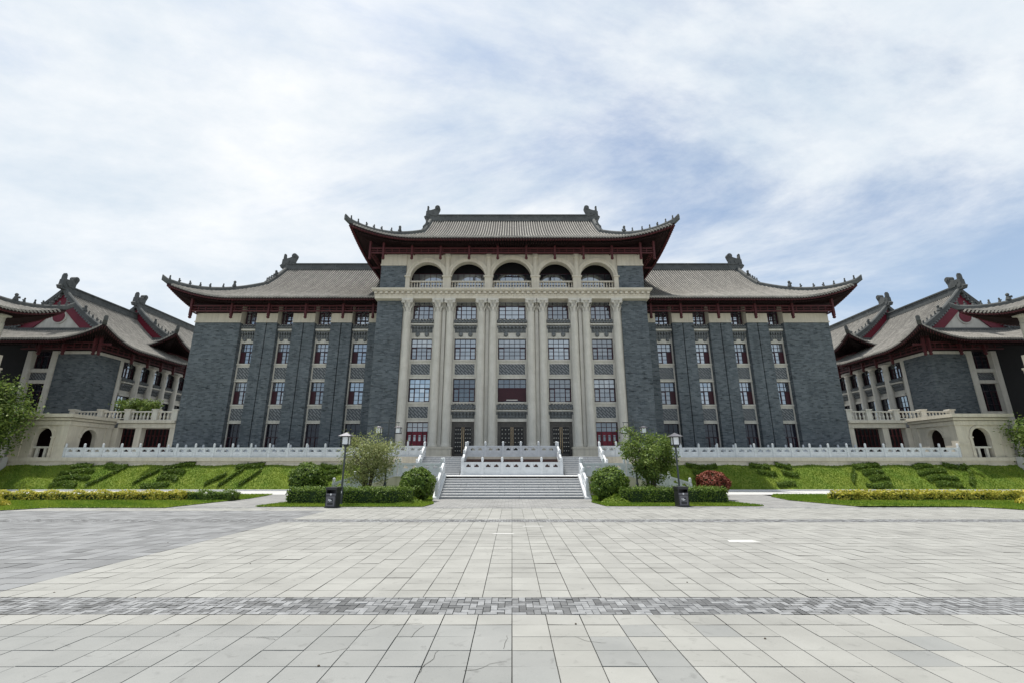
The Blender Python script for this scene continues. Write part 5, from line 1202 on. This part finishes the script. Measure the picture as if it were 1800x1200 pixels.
# ================================================================ LAMPS, BINS
def lantern(parent, x, y, z, w, h, name='lantern', roofw=.38, rh=.2):
    g = MB().box(x-w, x+w, y-w, y+w, z, z+h); o = g.build(name, 'lampglass', parent)
    f = MB(); e = .022
    for sx in (-1, 1):
        for sy in (-1, 1): f.box(x+sx*(w+.004)-e, x+sx*(w+.004)+e, y+sy*(w+.004)-e, y+sy*(w+.004)+e, z, z+h)
    f.box(x-w-.03, x+w+.03, y-w-.03, y+w+.03, z-.05, z-.001); f.box(x-w-.03, x+w+.03, y-w-.03, y+w+.03, z+h+.001, z+h+.04); f.build('lantern_frame', 'blackmetal', o)
    r = MB(); q = roofw; zz = z+h+.041
    r.add([(x-q, y-q, zz), (x+q, y-q, zz), (x+q, y+q, zz), (x-q, y+q, zz), (x-q*.4, y-q*.4, zz+rh*.6), (x+q*.4, y-q*.4, zz+rh*.6), (x+q*.4, y+q*.4, zz+rh*.6), (x-q*.4, y+q*.4, zz+rh*.6), (x, y, zz+rh)], [(3, 2, 1, 0), (0, 1, 5, 4), (1, 2, 6, 5), (2, 3, 7, 6), (3, 0, 4, 7), (4, 5, 8), (5, 6, 8), (6, 7, 8), (7, 4, 8)])
    r.build('lantern_roof', 'binface', o)
for s in (-1, 1):
    x, y = G(598, 887) if s < 0 else G(1197, 886)
    t = thing('garden_lamp', (x, y, .02), 'single-lantern garden lamp post with hipped cap, standing before the hedge with the %s' % ('pale leafy tree' if s < 0 else 'rust-red shrub'), 'lamp', 'single-lantern garden lamps')
    MB().lathe(x, y, [(.13, 0), (.13, .05), (.10, .12), (.095, .75), (.075, .95), (.055, 1.0), (.05, 3.0), (.07, 3.05), (.12, 3.12), (.12, 3.16)], 10).build('pole', 'polemetal', t)
    MB().box(x-.05, x+.05, y-.112, y-.09, .62, .72).build('notice_plate', 'white', t)
    lantern(t, x, y, 3.2, .17, .40, roofw=.36, rh=.22)
    xm, ym = (X(684, 745, 31), 31.0) if s < 0 else (X(1113, 745, 31), 31.0)
    t = thing('twin_lamp', (xm, ym, .02), 'twin-lantern lamp post with a cross arm, rising behind the %s' % ('pale leafy tree' if s < 0 else 'dark green tree'), 'lamp', 'twin-lantern lamps')
    MB().lathe(xm, ym, [(.14, 0), (.14, .06), (.11, .15), (.10, .9), (.06, 1.02), (.045, 5.05), (.02, 5.1)], 10).build('pole', 'polemetal', t)
    MB().tube([(xm-.72, ym, 4.86), (xm+.72, ym, 4.86)], .028, 8).build('cross_arm', 'polemetal', t)
    for e in (-1, 1):
        MB().tube([(xm+e*.66, ym, 4.87), (xm+e*.66, ym, 4.64)], .015, 6).build('hanger', 'polemetal', t); lantern(t, xm+e*.66, ym, 4.16, .16, .32, roofw=.24, rh=.12)
def bin_(x, y, rz, label):
    t = thing('litter_bin', (x, y, 0), label, 'bin', 'litter bins on the plaza edge')
    bx = lambda b, *a: b.box(x+a[0], x+a[1], y+a[2], y+a[3], a[4], a[5])
    b = MB(); bx(b, -.28, .28, -.22, .24, .0, .70); bx(b, -.30, .30, -.25, .27, -.002, .06); body = b.build('body', 'blackmetal', t, bevel=.012)
    b = MB(); bx(b, -.28, -.24, -.22, .24, .701, .86); bx(b, .24, .28, -.22, .24, .701, .86); bx(b, -.239, .239, .1, .24, .701, .86); b.build('hood_sides', 'blackmetal', t)
    b = MB(); bx(b, -.30, .30, -.26, .28, .861, 1.0); b.build('lid', 'blackmetal', t, bevel=.02)
    b = MB(); bx(b, -.23, .23, -.232, -.221, .08, .56); b.build('front_panel', 'binface', t)
    b = MB(); bx(b, -.26, .26, -.230, -.221, .60, .695); b.build('front_band', 'binface', t)
    b = MB(); b.extrude([(x-.055, y-.236, .645), (x, y-.236, .585), (x+.055, y-.236, .645), (x, y-.236, .705)], (0, .005, 0)); b.build('white_diamond', 'white', t)
    p = MB(); bx(p, -.13, .13, -.238, -.233, .30, .46); bx(p, -.15, .15, -.238, -.233, .14, .26); p.build('pictogram', 'blackmetal', t)
    p = MB(); bx(p, -.05, -.0, -.243, -.2385, .31, .43); bx(p, .01, .07, -.243, -.2385, .33, .38); bx(p, -.12, -.08, -.243, -.2385, .33, .44); p.build('pictogram_figure', 'white', t)
    for o in [t]: o.rotation_euler = (0, 0, rz)
bin_(-9.17, 24.45, R(-9), 'dark litter bin in front of the hedge with the pale leafy tree')
bin_(8.88, 25.0, R(8), 'dark litter bin in front of the hedge with the rust-red shrub')
